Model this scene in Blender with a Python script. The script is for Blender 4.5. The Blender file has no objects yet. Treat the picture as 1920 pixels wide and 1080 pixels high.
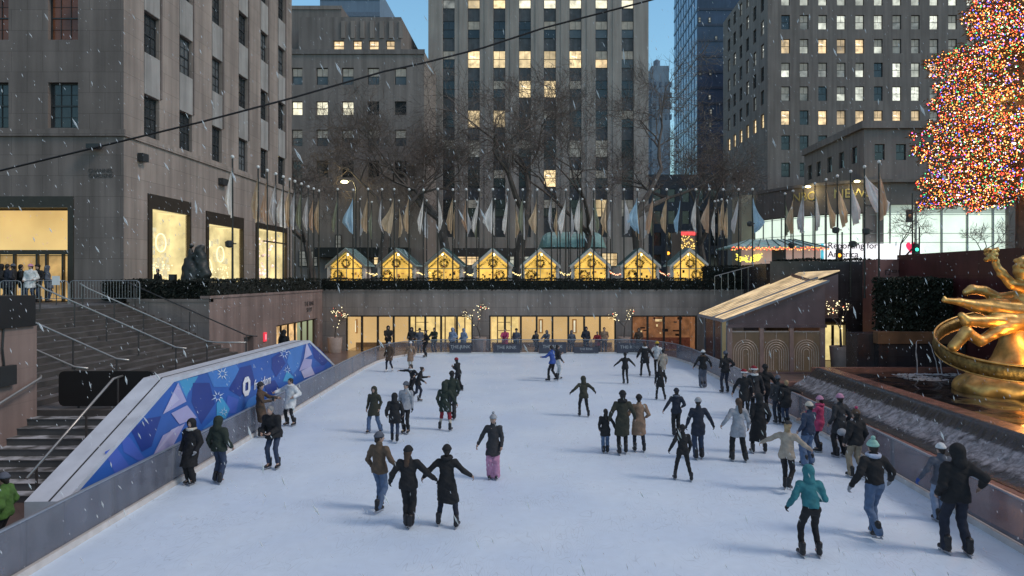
import bpy, bmesh, math, random
import numpy as np
from mathutils import Vector, Matrix
R_ = random.Random(7)
NR = np.random.RandomState(11)
S = bpy.context.scene
COL = S.collection
PI = math.pi
F, CX, CY, H = 1280.0, 1010.0, 520.0, 5.1      # lens in pixels, vanishing point, eye height
def P(px, py, d): return Vector(((px-CX)*d/F, d, H-(py-CY)*d/F))
def G(px, py, z=0.0):                            # point of the level z under a pixel
    d = (H-z)*F/(py-CY); return P(px, py, d)
# ---------------------------------------------------------------- materials
MATS = {}
def mat(name, col, rough=.7, noise=.15, scale=3.0, streak=0.0, bump=0.0, bscale=20., metal=0.0, emit=None, es=1.0, spec=.5,
        alpha=None, snow=0.0, brick=None, sample=False, transl=0):
    if name in MATS: return MATS[name]
    m = bpy.data.materials.new(name); m.use_nodes = True
    nt = m.node_tree; N = nt.nodes; L = nt.links; N.clear()
    out = N.new('ShaderNodeOutputMaterial'); b = N.new('ShaderNodeBsdfPrincipled')
    b.inputs['Roughness'].default_value = rough; b.inputs['Metallic'].default_value = metal
    b.inputs['Specular IOR Level'].default_value = spec
    geo = N.new('ShaderNodeNewGeometry'); pos = geo.outputs['Position']
    c = N.new('ShaderNodeRGB'); c.outputs[0].default_value = (*col, 1); cs = c.outputs[0]
    def ramp_mul(src, fac_socket, lo, hi):
        mr = N.new('ShaderNodeMapRange'); mr.inputs['From Min'].default_value = .3; mr.inputs['From Max'].default_value = .7
        mr.inputs['To Min'].default_value = lo; mr.inputs['To Max'].default_value = hi
        L.new(fac_socket, mr.inputs['Value'])
        v = N.new('ShaderNodeVectorMath'); v.operation = 'SCALE'; L.new(src, v.inputs[0]); L.new(mr.outputs[0], v.inputs['Scale'])
        return v.outputs[0]
    if noise > 0:
        n = N.new('ShaderNodeTexNoise'); n.inputs['Scale'].default_value = scale; n.inputs['Detail'].default_value = 6
        L.new(pos, n.inputs['Vector']); cs = ramp_mul(cs, n.outputs['Fac'], 1-noise, 1+noise)
    if streak > 0:
        mp = N.new('ShaderNodeMapping'); mp.inputs['Scale'].default_value = (1.3, 1.3, .07); L.new(pos, mp.inputs['Vector'])
        n2 = N.new('ShaderNodeTexNoise'); n2.inputs['Scale'].default_value = 1.6; n2.inputs['Detail'].default_value = 7
        L.new(mp.outputs[0], n2.inputs['Vector']); cs = ramp_mul(cs, n2.outputs['Fac'], 1-streak, 1+streak*.6)
    if brick:
        bw, bh, mc = brick
        sx = N.new('ShaderNodeSeparateXYZ'); L.new(pos, sx.inputs[0])
        ad = N.new('ShaderNodeMath'); L.new(sx.outputs[0], ad.inputs[0]); L.new(sx.outputs[1], ad.inputs[1])
        cb = N.new('ShaderNodeCombineXYZ'); L.new(ad.outputs[0], cb.inputs[0]); L.new(sx.outputs[2], cb.inputs[1])
        bt = N.new('ShaderNodeTexBrick'); bt.inputs['Brick Width'].default_value = bw; bt.inputs['Row Height'].default_value = bh
        bt.inputs['Scale'].default_value = 1; bt.inputs['Mortar Size'].default_value = .012
        bt.inputs['Color1'].default_value = (1, 1, 1, 1); bt.inputs['Color2'].default_value = (.88, .88, .89, 1)
        bt.inputs['Mortar'].default_value = (mc, mc, mc, 1); L.new(cb.outputs[0], bt.inputs['Vector'])
        mx = N.new('ShaderNodeVectorMath'); mx.operation = 'MULTIPLY'; L.new(cs, mx.inputs[0]); L.new(bt.outputs['Color'], mx.inputs[1]); cs = mx.outputs[0]
    if snow > 0:
        sx = N.new('ShaderNodeSeparateXYZ'); L.new(geo.outputs['Normal'], sx.inputs[0])
        n3 = N.new('ShaderNodeTexNoise'); n3.inputs['Scale'].default_value = 2.2; n3.inputs['Detail'].default_value = 5; L.new(pos, n3.inputs['Vector'])
        a = N.new('ShaderNodeMapRange'); a.inputs['From Min'].default_value = .6; a.inputs['From Max'].default_value = .95; L.new(sx.outputs[2], a.inputs['Value'])
        q = N.new('ShaderNodeMapRange'); q.inputs['From Min'].default_value = .4; q.inputs['From Max'].default_value = .65; q.inputs['To Max'].default_value = snow
        L.new(n3.outputs['Fac'], q.inputs['Value'])
        mu = N.new('ShaderNodeMath'); mu.operation = 'MULTIPLY'; L.new(a.outputs[0], mu.inputs[0]); L.new(q.outputs[0], mu.inputs[1])
        mi = N.new('ShaderNodeMix'); mi.data_type = 'RGBA'; mi.inputs['B'].default_value = (.7, .73, .8, 1)
        L.new(mu.outputs[0], mi.inputs['Factor']); L.new(cs, mi.inputs['A']); cs = mi.outputs['Result']
    L.new(cs, b.inputs['Base Color'])
    if bump > 0:
        n = N.new('ShaderNodeTexNoise'); n.inputs['Scale'].default_value = bscale; n.inputs['Detail'].default_value = 5; L.new(pos, n.inputs['Vector'])
        bp = N.new('ShaderNodeBump'); bp.inputs['Strength'].default_value = bump; bp.inputs['Distance'].default_value = .03
        L.new(n.outputs['Fac'], bp.inputs['Height']); L.new(bp.outputs[0], b.inputs['Normal'])
    if emit:
        n = N.new('ShaderNodeTexNoise'); n.inputs['Scale'].default_value = scale; n.inputs['Detail'].default_value = 5; L.new(pos, n.inputs['Vector'])
        e = N.new('ShaderNodeRGB'); e.outputs[0].default_value = (*emit, 1)
        es_ = ramp_mul(e.outputs[0], n.outputs['Fac'], 1-noise, 1+noise)
        L.new(es_, b.inputs['Emission Color']); b.inputs['Emission Strength'].default_value = es
    res = b.outputs[0]
    if transl:
        tl = N.new('ShaderNodeBsdfTranslucent'); L.new(cs, tl.inputs['Color']); mt = N.new('ShaderNodeMixShader'); mt.inputs[0].default_value = transl; L.new(res, mt.inputs[1]); L.new(tl.outputs[0], mt.inputs[2]); res = mt.outputs[0]
    if alpha is not None:
        t = N.new('ShaderNodeBsdfTransparent'); ms = N.new('ShaderNodeMixShader'); ms.inputs[0].default_value = alpha
        L.new(t.outputs[0], ms.inputs[1]); L.new(res, ms.inputs[2]); res = ms.outputs[0]
    L.new(res, out.inputs['Surface'])
    m.cycles.emission_sampling = 'FRONT_BACK' if sample else 'NONE'
    MATS[name] = m; return m
# ---------------------------------------------------------------- mesh builder
class MB:
    def __init__(s): s.v = []; s.f = []; s.m = []; s.mats = []; s.smooth = False
    def mi(s, m):
        if m is None: return 0
        if m not in s.mats: s.mats.append(m)
        return s.mats.index(m)
    def face(s, pts, m=None):
        n = len(s.v); s.v += [tuple(p) for p in pts]; s.f.append(tuple(range(n, n+len(pts)))); s.m.append(s.mi(m)); return s
    def box(s, a, b, m=None):
        x0, y0, z0 = a; x1, y1, z1 = b
        if x0 > x1: x0, x1 = x1, x0
        if y0 > y1: y0, y1 = y1, y0
        if z0 > z1: z0, z1 = z1, z0
        n = len(s.v)
        s.v += [(x0,y0,z0),(x1,y0,z0),(x1,y1,z0),(x0,y1,z0),(x0,y0,z1),(x1,y0,z1),(x1,y1,z1),(x0,y1,z1)]
        for q in ((0,3,2,1),(4,5,6,7),(0,1,5,4),(1,2,6,5),(2,3,7,6),(3,0,4,7)):
            s.f.append(tuple(n+i for i in q)); s.m.append(s.mi(m))
        return s
    def tube(s, pts, rad, n=8, m=None, cap=True):
        pts = [Vector(p) for p in pts]
        if not isinstance(rad, (list, tuple)): rad = [rad]*len(pts)
        base = len(s.v); k = s.mi(m); up = None
        for i, p in enumerate(pts):
            t = (pts[min(i+1, len(pts)-1)]-pts[max(i-1, 0)])
            t = t.normalized() if t.length > 1e-9 else Vector((0,0,1))
            if up is None: up = Vector((0,0,1)) if abs(t.z) < .9 else Vector((1,0,0))
            a = up.cross(t)
            if a.length < 1e-4: a = Vector((1,0,0)).cross(t)
            if a.length < 1e-4: a = Vector((0,1,0)).cross(t)
            a.normalize(); b = t.cross(a); up = b
            for j in range(n):
                q = 2*PI*j/n; s.v.append(tuple(p+(a*math.cos(q)+b*math.sin(q))*rad[i]))
        for i in range(len(pts)-1):
            for j in range(n):
                s.f.append((base+i*n+j, base+i*n+(j+1)%n, base+(i+1)*n+(j+1)%n, base+(i+1)*n+j)); s.m.append(k)
        if cap and n > 2:
            s.f.append(tuple(base+j for j in reversed(range(n)))); s.m.append(k)
            s.f.append(tuple(base+(len(pts)-1)*n+j for j in range(n))); s.m.append(k)
        return s
    def ball(s, c, r, m=None, n=10, k=6, sc=(1,1,1)):
        base = len(s.v); mi = s.mi(m)
        s.v.append((c[0], c[1], c[2]-r*sc[2]))
        for i in range(1, k):
            a = -PI/2+PI*i/k
            for j in range(n):
                q = 2*PI*j/n; s.v.append((c[0]+r*sc[0]*math.cos(a)*math.cos(q), c[1]+r*sc[1]*math.cos(a)*math.sin(q), c[2]+r*sc[2]*math.sin(a)))
        s.v.append((c[0], c[1], c[2]+r*sc[2])); top = len(s.v)-1
        for j in range(n):
            s.f.append((base, base+1+(j+1)%n, base+1+j)); s.m.append(mi)
            s.f.append((top, base+1+(k-2)*n+j, base+1+(k-2)*n+(j+1)%n)); s.m.append(mi)
            for i in range(k-2):
                o = base+1+i*n; s.f.append((o+j, o+(j+1)%n, o+n+(j+1)%n, o+n+j)); s.m.append(mi)
        return s
    def lathe(s, c, prof, n=16, m=None):
        base = len(s.v); mi = s.mi(m)
        for r, z in prof:
            for j in range(n):
                q = 2*PI*j/n; s.v.append((c[0]+r*math.cos(q), c[1]+r*math.sin(q), c[2]+z))
        for i in range(len(prof)-1):
            for j in range(n):
                s.f.append((base+i*n+j, base+i*n+(j+1)%n, base+(i+1)*n+(j+1)%n, base+(i+1)*n+j)); s.m.append(mi)
        return s
    def prism(s, pts, dv, m=None):
        pts = [Vector(p) for p in pts]; dv = Vector(dv); n = len(s.v); k = len(pts); mi = s.mi(m)
        s.v += [tuple(p) for p in pts]+[tuple(p+dv) for p in pts]
        s.f.append(tuple(range(n, n+k))); s.m.append(mi); s.f.append(tuple(reversed(range(n+k, n+2*k)))); s.m.append(mi)
        for i in range(k): s.f.append((n+(i+1)%k, n+i, n+k+i, n+k+(i+1)%k)); s.m.append(mi)
        return s
    def mesh(s, name, m=None):
        me = bpy.data.meshes.new(name); me.from_pydata(s.v, [], s.f)
        if s.mats:
            for q in s.mats: me.materials.append(q)
            me.polygons.foreach_set('material_index', s.m)
        elif m: me.materials.append(m)
        if s.smooth: me.polygons.foreach_set('use_smooth', [True]*len(me.polygons))
        me.update(); return me
    def build(s, name, m=None, parent=None, loc=None):
        me = s.mesh(name, m); return link(name, me, parent, loc)
def link(name, data, parent=None, loc=None):
    o = bpy.data.objects.new(name, data); COL.objects.link(o)
    if parent is not None: o.parent = parent
    if loc is not None: o.location = loc
    return o
def tag(o, label, cat, group=None, kind=None):
    o['label'] = label; o['category'] = cat
    if group: o['group'] = group
    if kind: o['kind'] = kind
    return o
def thing(name, label, cat, loc=(0,0,0), rz=0, group=None):
    o = link(name, None, None, loc); o.rotation_euler = (0, 0, rz); o.empty_display_size = .2
    return tag(o, label, cat, group)
def struct(name, mb, m=None):
    o = mb.build(name, m); o['kind'] = 'structure'; return o
# keep parts in world coordinates under an Empty placed at the thing's base
def part(mb, name, m, root, smooth=None):
    if smooth is not None: mb.smooth = smooth
    lx, ly, lz = root.location; mb.v = [(x-lx, y-ly, z-lz) for x, y, z in mb.v]
    return mb.build(name, m, root)
def textmesh(txt, size, m, name, extrude=.004, shear=0, align='CENTER', bold=0.0):
    cu = bpy.data.curves.new(name, 'FONT'); cu.body = txt; cu.size = size; cu.extrude = extrude; cu.shear = shear
    cu.align_x = align; cu.align_y = 'CENTER'; cu.resolution_u = 3; cu.offset = bold; cu.space_line = .95
    tmp = bpy.data.objects.new('tmp_text', cu); COL.objects.link(tmp)
    dg = bpy.context.evaluated_depsgraph_get(); me = bpy.data.meshes.new_from_object(tmp.evaluated_get(dg))
    bpy.data.objects.remove(tmp); bpy.data.curves.remove(cu); me.name = name; me.materials.clear(); me.materials.append(m)
    return me
def text(txt, size, m, name, parent, M, **k):
    o = link(name, textmesh(txt, size, m, name, **k), parent)
    if parent is not None: M = Matrix.Translation(-Vector(parent.location)) @ M
    o.matrix_local = M; return o
def basis(o, u, v, w=None):                      # columns u (right), v (up), w (towards viewer)
    u = Vector(u).normalized(); v = Vector(v).normalized(); w = u.cross(v)
    M = Matrix(((u.x, v.x, w.x, o[0]), (u.y, v.y, w.y, o[1]), (u.z, v.z, w.z, o[2]), (0,0,0,1))); return M
ORD = ['first','second','third','fourth','fifth','sixth','seventh','eighth','ninth','tenth','eleventh','twelfth','thirteenth','fourteenth',
 'fifteenth','sixteenth','seventeenth','eighteenth','nineteenth','twentieth','twenty-first','twenty-second','twenty-third','twenty-fourth',
 'twenty-fifth','twenty-sixth','twenty-seventh','twenty-eighth','twenty-ninth','thirtieth','thirty-first','thirty-second','thirty-third']
# ---------------------------------------------------------------- implicit surfaces -> mesh (surface nets)
def surfnet(Fv, org, h):
    nx, ny, nz = Fv.shape; ins = Fv < 0
    C = [(0,0,0),(1,0,0),(0,1,0),(1,1,0),(0,0,1),(1,0,1),(0,1,1),(1,1,1)]
    def sl(A, c): return A[c[0]:nx-1+c[0], c[1]:ny-1+c[1], c[2]:nz-1+c[2]]
    cnt = sum(sl(ins, c).astype(np.int8) for c in C); mask = (cnt > 0) & (cnt < 8)
    idx = -np.ones(mask.shape, int); idx[mask] = np.arange(mask.sum())
    I = np.argwhere(mask); pos = np.zeros((len(I), 3)); num = np.zeros(len(I))
    val = [sl(Fv, c)[mask] for c in C]
    for a in range(8):
        for b in range(a+1, 8):
            if sum(abs(C[a][i]-C[b][i]) for i in range(3)) != 1: continue
            fa, fb = val[a], val[b]; cr = (fa < 0) != (fb < 0)
            t = np.where(cr, fa/(np.where(cr, fa-fb, 1)), 0)
            pa = np.array(C[a], float); pb = np.array(C[b], float)
            pos += cr[:, None]*(pa+(pb-pa)*t[:, None]); num += cr
    V = (I+pos/np.maximum(num, 1)[:, None])*h+org
    Q = []
    for ax in range(3):
        o1, o2 = [i for i in range(3) if i != ax]
        s0 = [slice(1, n-1) for n in Fv.shape]; s0[ax] = slice(0, Fv.shape[ax]-1)
        s1 = list(s0); s1[ax] = slice(1, Fv.shape[ax])
        a = ins[tuple(s0)]; b = ins[tuple(s1)]; ch = np.argwhere(a != b)
        if len(ch) == 0: continue
        flip = a[tuple(ch.T)]
        ch = ch.copy(); ch[:, o1] += 1; ch[:, o2] += 1
        def cell(d1, d2):
            k = ch.copy(); k[:, o1] -= d1; k[:, o2] -= d2; return idx[tuple(k.T)]
        q = np.stack([cell(1,1), cell(0,1), cell(0,0), cell(1,0)], 1)
        if ax == 1: flip = ~flip
        q[~flip] = q[~flip][:, ::-1]; Q.append(q)
    return V, np.concatenate(Q) if Q else np.zeros((0,4), int)
def sdf_mesh(fn, lo, hi, h):
    lo = np.array(lo, float); hi = np.array(hi, float)
    n = np.maximum(((hi-lo)/h).astype(int)+2, 4)
    g = np.stack(np.meshgrid(*[lo[i]+h*np.arange(n[i]) for i in range(3)], indexing='ij'), -1)
    st = 3 if n.min() > 8 else 1
    if st == 1: return surfnet(fn(g.reshape(-1, 3)).reshape(n), lo, h)
    gc = g[::st, ::st, ::st]; dc = fn(gc.reshape(-1, 3)).reshape(gc.shape[:3])
    ii = [np.minimum(np.round(np.arange(n[i])/st).astype(int), gc.shape[i]-1) for i in range(3)]
    D = dc[np.ix_(*ii)].copy(); band = np.abs(D) < h*(st*.5*1.732*1.5+1.2)+.012
    D[band] = fn(g[band]); return surfnet(D, lo, h)
def cap(p, a, b, ra, rb, fy=1.0):
    a = np.array(a, float); b = np.array(b, float)
    sc = np.array((1, 1/fy, 1)); p = p*sc; a = a*sc; b = b*sc
    pa = p-a; ba = b-a; t = np.clip(pa@ba/max(ba@ba, 1e-9), 0, 1)
    return (np.linalg.norm(pa-t[:, None]*ba, axis=1)-(ra+(rb-ra)*t))*(fy if fy < 1 else 1)
def ell(p, c, r):
    r = np.array(r, float); q = (p-np.array(c))/r; k = np.linalg.norm(q, axis=1); return (k-1)*r.min()
def smin(a, b, k):
    if a is None: return b
    hh = np.clip(.5+.5*(b-a)/k, 0, 1); return b+(a-b)*hh-k*hh*(1-hh)
def np_mesh(name, V, Q, m, smooth=True):
    me = bpy.data.meshes.new(name)
    me.vertices.add(len(V)); me.vertices.foreach_set('co', np.asarray(V, np.float32).ravel())
    k = Q.shape[1] if len(Q) else 4
    me.loops.add(len(Q)*k); me.loops.foreach_set('vertex_index', Q.astype(np.int32).ravel())
    me.polygons.add(len(Q)); me.polygons.foreach_set('loop_start', np.arange(0, len(Q)*k, k, dtype=np.int32))
    me.polygons.foreach_set('use_smooth', np.full(len(Q), smooth))
    if m: me.materials.append(m)
    me.update(calc_edges=True); me.validate(); return me
# ================================================================ world, light, camera
W = bpy.data.worlds.new("World"); S.world = W; W.use_nodes = True
wn = W.node_tree.nodes; wl = W.node_tree.links; wn.clear()
sky = wn.new('ShaderNodeTexSky'); sky.sky_type = 'NISHITA'; sky.sun_disc = False
SUN_EL, SUN_AZ = math.radians(45), math.radians(108)
sky.sun_elevation = SUN_EL; sky.sun_rotation = SUN_AZ; sky.air_density = 1.6; sky.dust_density = .6; sky.ozone_density = 3.0
tint = wn.new('ShaderNodeMix'); tint.data_type = 'RGBA'; tint.blend_type = 'MULTIPLY'; tint.inputs['Factor'].default_value = 1
tint.inputs['B'].default_value = (.95, 1.24, 1.30, 1)
bg = wn.new('ShaderNodeBackground'); bg.inputs['Strength'].default_value = .132
wo = wn.new('ShaderNodeOutputWorld')
wl.new(sky.outputs[0], tint.inputs['A']); wl.new(tint.outputs['Result'], bg.inputs[0]); bg2 = wn.new('ShaderNodeBackground'); bg2.inputs['Strength'].default_value = .65        # snow cloud overhead, clear dusk sky low down
tc = wn.new('ShaderNodeTexCoord'); sz = wn.new('ShaderNodeSeparateXYZ'); wl.new(tc.outputs['Generated'], sz.inputs[0])
cn = wn.new('ShaderNodeTexNoise'); cn.inputs['Scale'].default_value = 2.5; cn.inputs['Detail'].default_value = 5; wl.new(tc.outputs['Generated'], cn.inputs['Vector'])
cr = wn.new('ShaderNodeValToRGB'); cr.color_ramp.elements[0].color = (.43,.46,.60,1); cr.color_ramp.elements[1].color = (.56,.60,.76,1); wl.new(cn.outputs['Fac'], cr.inputs[0]); wl.new(cr.outputs[0], bg2.inputs[0])
mrz = wn.new('ShaderNodeMapRange'); mrz.inputs['From Min'].default_value = .42; mrz.inputs['From Max'].default_value = .62; wl.new(sz.outputs[2], mrz.inputs['Value'])
mxw = wn.new('ShaderNodeMixShader'); wl.new(mrz.outputs[0], mxw.inputs[0]); wl.new(bg.outputs[0], mxw.inputs[1]); wl.new(bg2.outputs[0], mxw.inputs[2]); wl.new(mxw.outputs[0], wo.inputs[0])
sl = bpy.data.lights.new('overcast_sun', 'SUN'); sl.energy = 1.3; sl.angle = math.radians(15); sl.color = (1, .86, .74)
so = bpy.data.objects.new('overcast_sun', sl); COL.objects.link(so)
sd = Vector((math.sin(SUN_AZ)*math.cos(SUN_EL), math.cos(SUN_AZ)*math.cos(SUN_EL), math.sin(SUN_EL)))
so.rotation_euler = (-sd).to_track_quat('-Z', 'Y').to_euler(); so.location = (0, 0, 60)
cam = bpy.data.cameras.new('camera'); co = bpy.data.objects.new('camera', cam); COL.objects.link(co)
cam.sensor_width = 36; cam.lens = 36*F/1920; cam.shift_x = -(CX-960)/1920; cam.shift_y = -(540-CY)/1920
cam.clip_end = 3000; cam.clip_start = .05
co.location = (0, 0, H); co.rotation_euler = (PI/2, 0, 0); S.camera = co
S.view_settings.view_transform = 'Standard'; S.view_settings.look = 'None'; S.view_settings.exposure = 0
S.cycles.max_bounces = 6; S.cycles.diffuse_bounces = 3; S.cycles.transparent_max_bounces = 12
S.cycles.caustics_reflective = False; S.cycles.caustics_refractive = False
# ================================================================ material set
def srgb(r, g, b): return tuple(((c/255+.055)/1.055)**2.4 if c > 10 else c/255/12.92 for c in (r, g, b))
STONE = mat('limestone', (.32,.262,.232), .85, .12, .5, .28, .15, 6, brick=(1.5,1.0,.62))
STONE_D = mat('limestone_shaded', (.22,.176,.16), .85, .12, .5, .3, .15, 6, brick=(1.5,1.0,.62))  # darker limestone copy, shade of the front faces put into its colour
STONE_P = mat('pink_limestone', (.26,.185,.165), .8, .12, .8, .28, .12, 8, brick=(1.6,.9,.85))
STONE_C = mat('tower_limestone', (.34,.305,.285), .85, .1, .3, .22)
STONE_M = mat('far_limestone', (.24,.205,.19), .85, .12, .3, .25)
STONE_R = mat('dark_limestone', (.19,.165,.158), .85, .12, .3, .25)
SPAN = mat('dark_spandrel', (.10,.10,.11), .5, .25, 1.5, .3)
BLUEH = mat('hazy_blue_facade', (.16,.22,.31), .8, .1, .2, .1)  # distance haze is put into the base colour
BLUEH2 = mat('distant_haze_facade', (.19,.25,.33), .8, .15, .3, .1)  # paler blue, likewise with the haze painted in
FRAME = mat('dark_window_frame', (.03,.032,.035), .5, .1)
GLASSD = mat('dark_glass', (.035,.04,.045), .12, .35, .6, spec=.6)
GLASSG = mat('grey_glass', (.11,.12,.13), .2, .3, .6, spec=.6)
BRONZE = mat('bronze_frame', (.035,.026,.02), .45, .2, 4)
LITS = {}
def lit(kind):
    base_kind = kind; v_ = R_.randrange(3) if kind in ('warm','gold','white','dim') else 1; key = kind+str(v_)
    if key in LITS: return LITS[key]
    c, s = {'warm': ((1,.70,.36), .80), 'gold': ((1,.74,.38), .95), 'white': ((.95,.97,.82), .75), 'dim': ((.62,.62,.56), .22),
            'cream': ((1,.84,.52), .85), 'bright': ((1,.93,.68), 1.15), 'dark': ((.3,.3,.35), .05)}[kind]
    LITS[key] = mat('lit_window_'+kind+['_faint','','_strong'][v_], (.2,.19,.17), .3, .5, [.7,1.1,1.6][v_], emit=c, es=s*[.6,.88,1.2][v_]); return LITS[key]
# window mesh in local frame: x right, y inward, z up; origin bottom centre
WM = {}
def win_mesh(w, h, style, pane, fw=.07):
    k = (round(w,2), round(h,2), style, pane.name)
    if k in WM: return WM[k]
    b = MB()
    def bar(x0, z0, x1, z1, y=.0, t=.06): b.box((x0, y, z0), (x1, y+t, z1), FRAME)
    b.face([(-w/2, .05, 0), (w/2, .05, 0), (w/2, .05, h), (-w/2, .05, h)], pane)
    bar(-w/2, 0, -w/2+fw, h); bar(w/2-fw, 0, w/2, h); bar(-w/2+fw, h-fw, w/2-fw, h); bar(-w/2+fw, 0, w/2-fw, fw)
    if pane.name.startswith('lit_window') and pane.name.endswith('_strong') and w < 3: b.face([(-w*.3, .047, h*.66), (w*.12, .047, h*.60), (w*.12, .047, h*.65), (-w*.3, .047, h*.71)], mat('ceiling_lamp_seen', (.8,.8,.7), .5, 0, emit=(1,.96,.8), es=1.6))
    if style == 'sash':
        bar(-w/2+fw, h*.5-.035, w/2-fw, h*.5+.035)
        bar(-.02, h*.5+.035, .02, h-fw, .015, .03)
    elif style == 'multi':
        bar(-w/2+fw, h*.5-.035, w/2-fw, h*.5+.035)
        for q in (-1, 1): bar(q*w/6-.015, fw, q*w/6+.015, h*.5-.035, .015, .03); bar(q*w/6-.015, h*.5+.035, q*w/6+.015, h-fw, .015, .03)
        for z in (.25, .75): bar(-w/2+fw, h*z-.012, w/2-fw, h*z+.012, .02, .02)
    elif style == 'blind':
        bar(-w/2+fw, h*.5-.03, w/2-fw, h*.5+.03); bar(-.015, h*.5+.03, .015, h-fw, .015, .03)
        b.face([(-w/2+fw, .045, h*.52), (w/2-fw, .045, h*.52), (w/2-fw, .045, h-fw), (-w/2+fw, .045, h-fw)], mat('window_blind', (.3,.29,.26), .8, .2, 2, emit=(.75,.7,.6), es=.12))
    WM[k] = b.mesh('window'); return WM[k]
def wmat(org, U, N, u, v, depth=0):   # local frame on a facade
    U = Vector(U); N = Vector(N); o = Vector(org)+U*u+Vector((0,0,v))-N*depth; inn = -N
    return Matrix(((U.x, inn.x, 0, o.x), (U.y, inn.y, 0, o.y), (U.z, inn.z, 1, o.z), (0,0,0,1)))
def place(me, root, M, name='window'):
    o = link(name, me, root); o.matrix_local = Matrix.Translation(-Vector(root.location)) @ M; return o
def facade(b, org, U, N, Wd, Ht, holes, depth, m, rev=None):
    org = Vector(org); U = Vector(U); N = Vector(N); Z = Vector((0,0,1)); rev = rev or m
    us = sorted({0, Wd, *[h[0] for h in holes], *[h[2] for h in holes]}); vs = sorted({0, Ht, *[h[1] for h in holes], *[h[3] for h in holes]})
    us = [u for u in us if 0 <= u <= Wd]; vs = [v for v in vs if 0 <= v <= Ht]
    def pt(u, v, d=0): return org+U*u+Z*v-N*d
    for i in range(len(us)-1):
        j = 0
        while j < len(vs)-1:
            uc = (us[i]+us[i+1])/2
            def solid(jj):
                vc = (vs[jj]+vs[jj+1])/2
                return not any(h[0] < uc < h[2] and h[1] < vc < h[3] for h in holes)
            if not solid(j): j += 1; continue
            k = j
            while k+1 < len(vs)-1 and solid(k+1): k += 1
            b.face([pt(us[i], vs[j]), pt(us[i+1], vs[j]), pt(us[i+1], vs[k+1]), pt(us[i], vs[k+1])], m); j = k+1
    for u0, v0, u1, v1 in holes:
        u0, u1, v0, v1 = max(u0, 0), min(u1, Wd), max(v0, 0), min(v1, Ht)
        for a, c in (((u0,v0),(u0,v1)), ((u1,v1),(u1,v0)), ((u0,v1),(u1,v1)), ((u1,v0),(u0,v0))):
            b.face([pt(*a), pt(*c), pt(*c, depth), pt(*a, depth)], rev)
# ================================================================ ground, pit, rink
PZ, FZ = 3.9, -.08                                # plaza level, sunken floor level
PAVE = mat('wet_plaza_paving', (.07,.065,.065), .85, .2, 1.2, 0, .1, 10, snow=.12)
b = MB()
for x0, y0, x1, y1 in ((-600,48,600,900), (-600,31.5,-15.2,48), (-600,18.5,-18.9,31.5), (-600,-200,-13.6,18.5), (21,-200,600,48), (-13.6,-200,21,1.4)):
    b.face([(x0,y0,PZ),(x1,y0,PZ),(x1,y1,PZ),(x0,y1,PZ)])
struct('ground', b, PAVE)
b = MB(); b.face([(-19.5,1.4,FZ),(21.1,1.4,FZ),(21.1,50.9,FZ),(-19.5,50.9,FZ)])
struct('sunken_floor', b, mat('sunken_floor_stone', (.17,.12,.11), .3, .25, 1.5, 0, .1, 12, brick=(1.2,1.2,.7)))
RINK = [(-8.55,5.5),(-8.74,11.7),(-9.1,22),(-9.53,33),(-9.68,38),(-9.62,40.6),(-9.3,42.6),(-8.6,44.1),(-7.5,45.0),(-6.2,45.3),
        (5.9,45.3),(7.0,44.9),(7.9,43.8),(8.5,42.2),(8.85,39.8),(9.0,33),(9.1,21.6),(9.05,17.6),(8.94,12.6),(8.8,5.5)]
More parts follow.
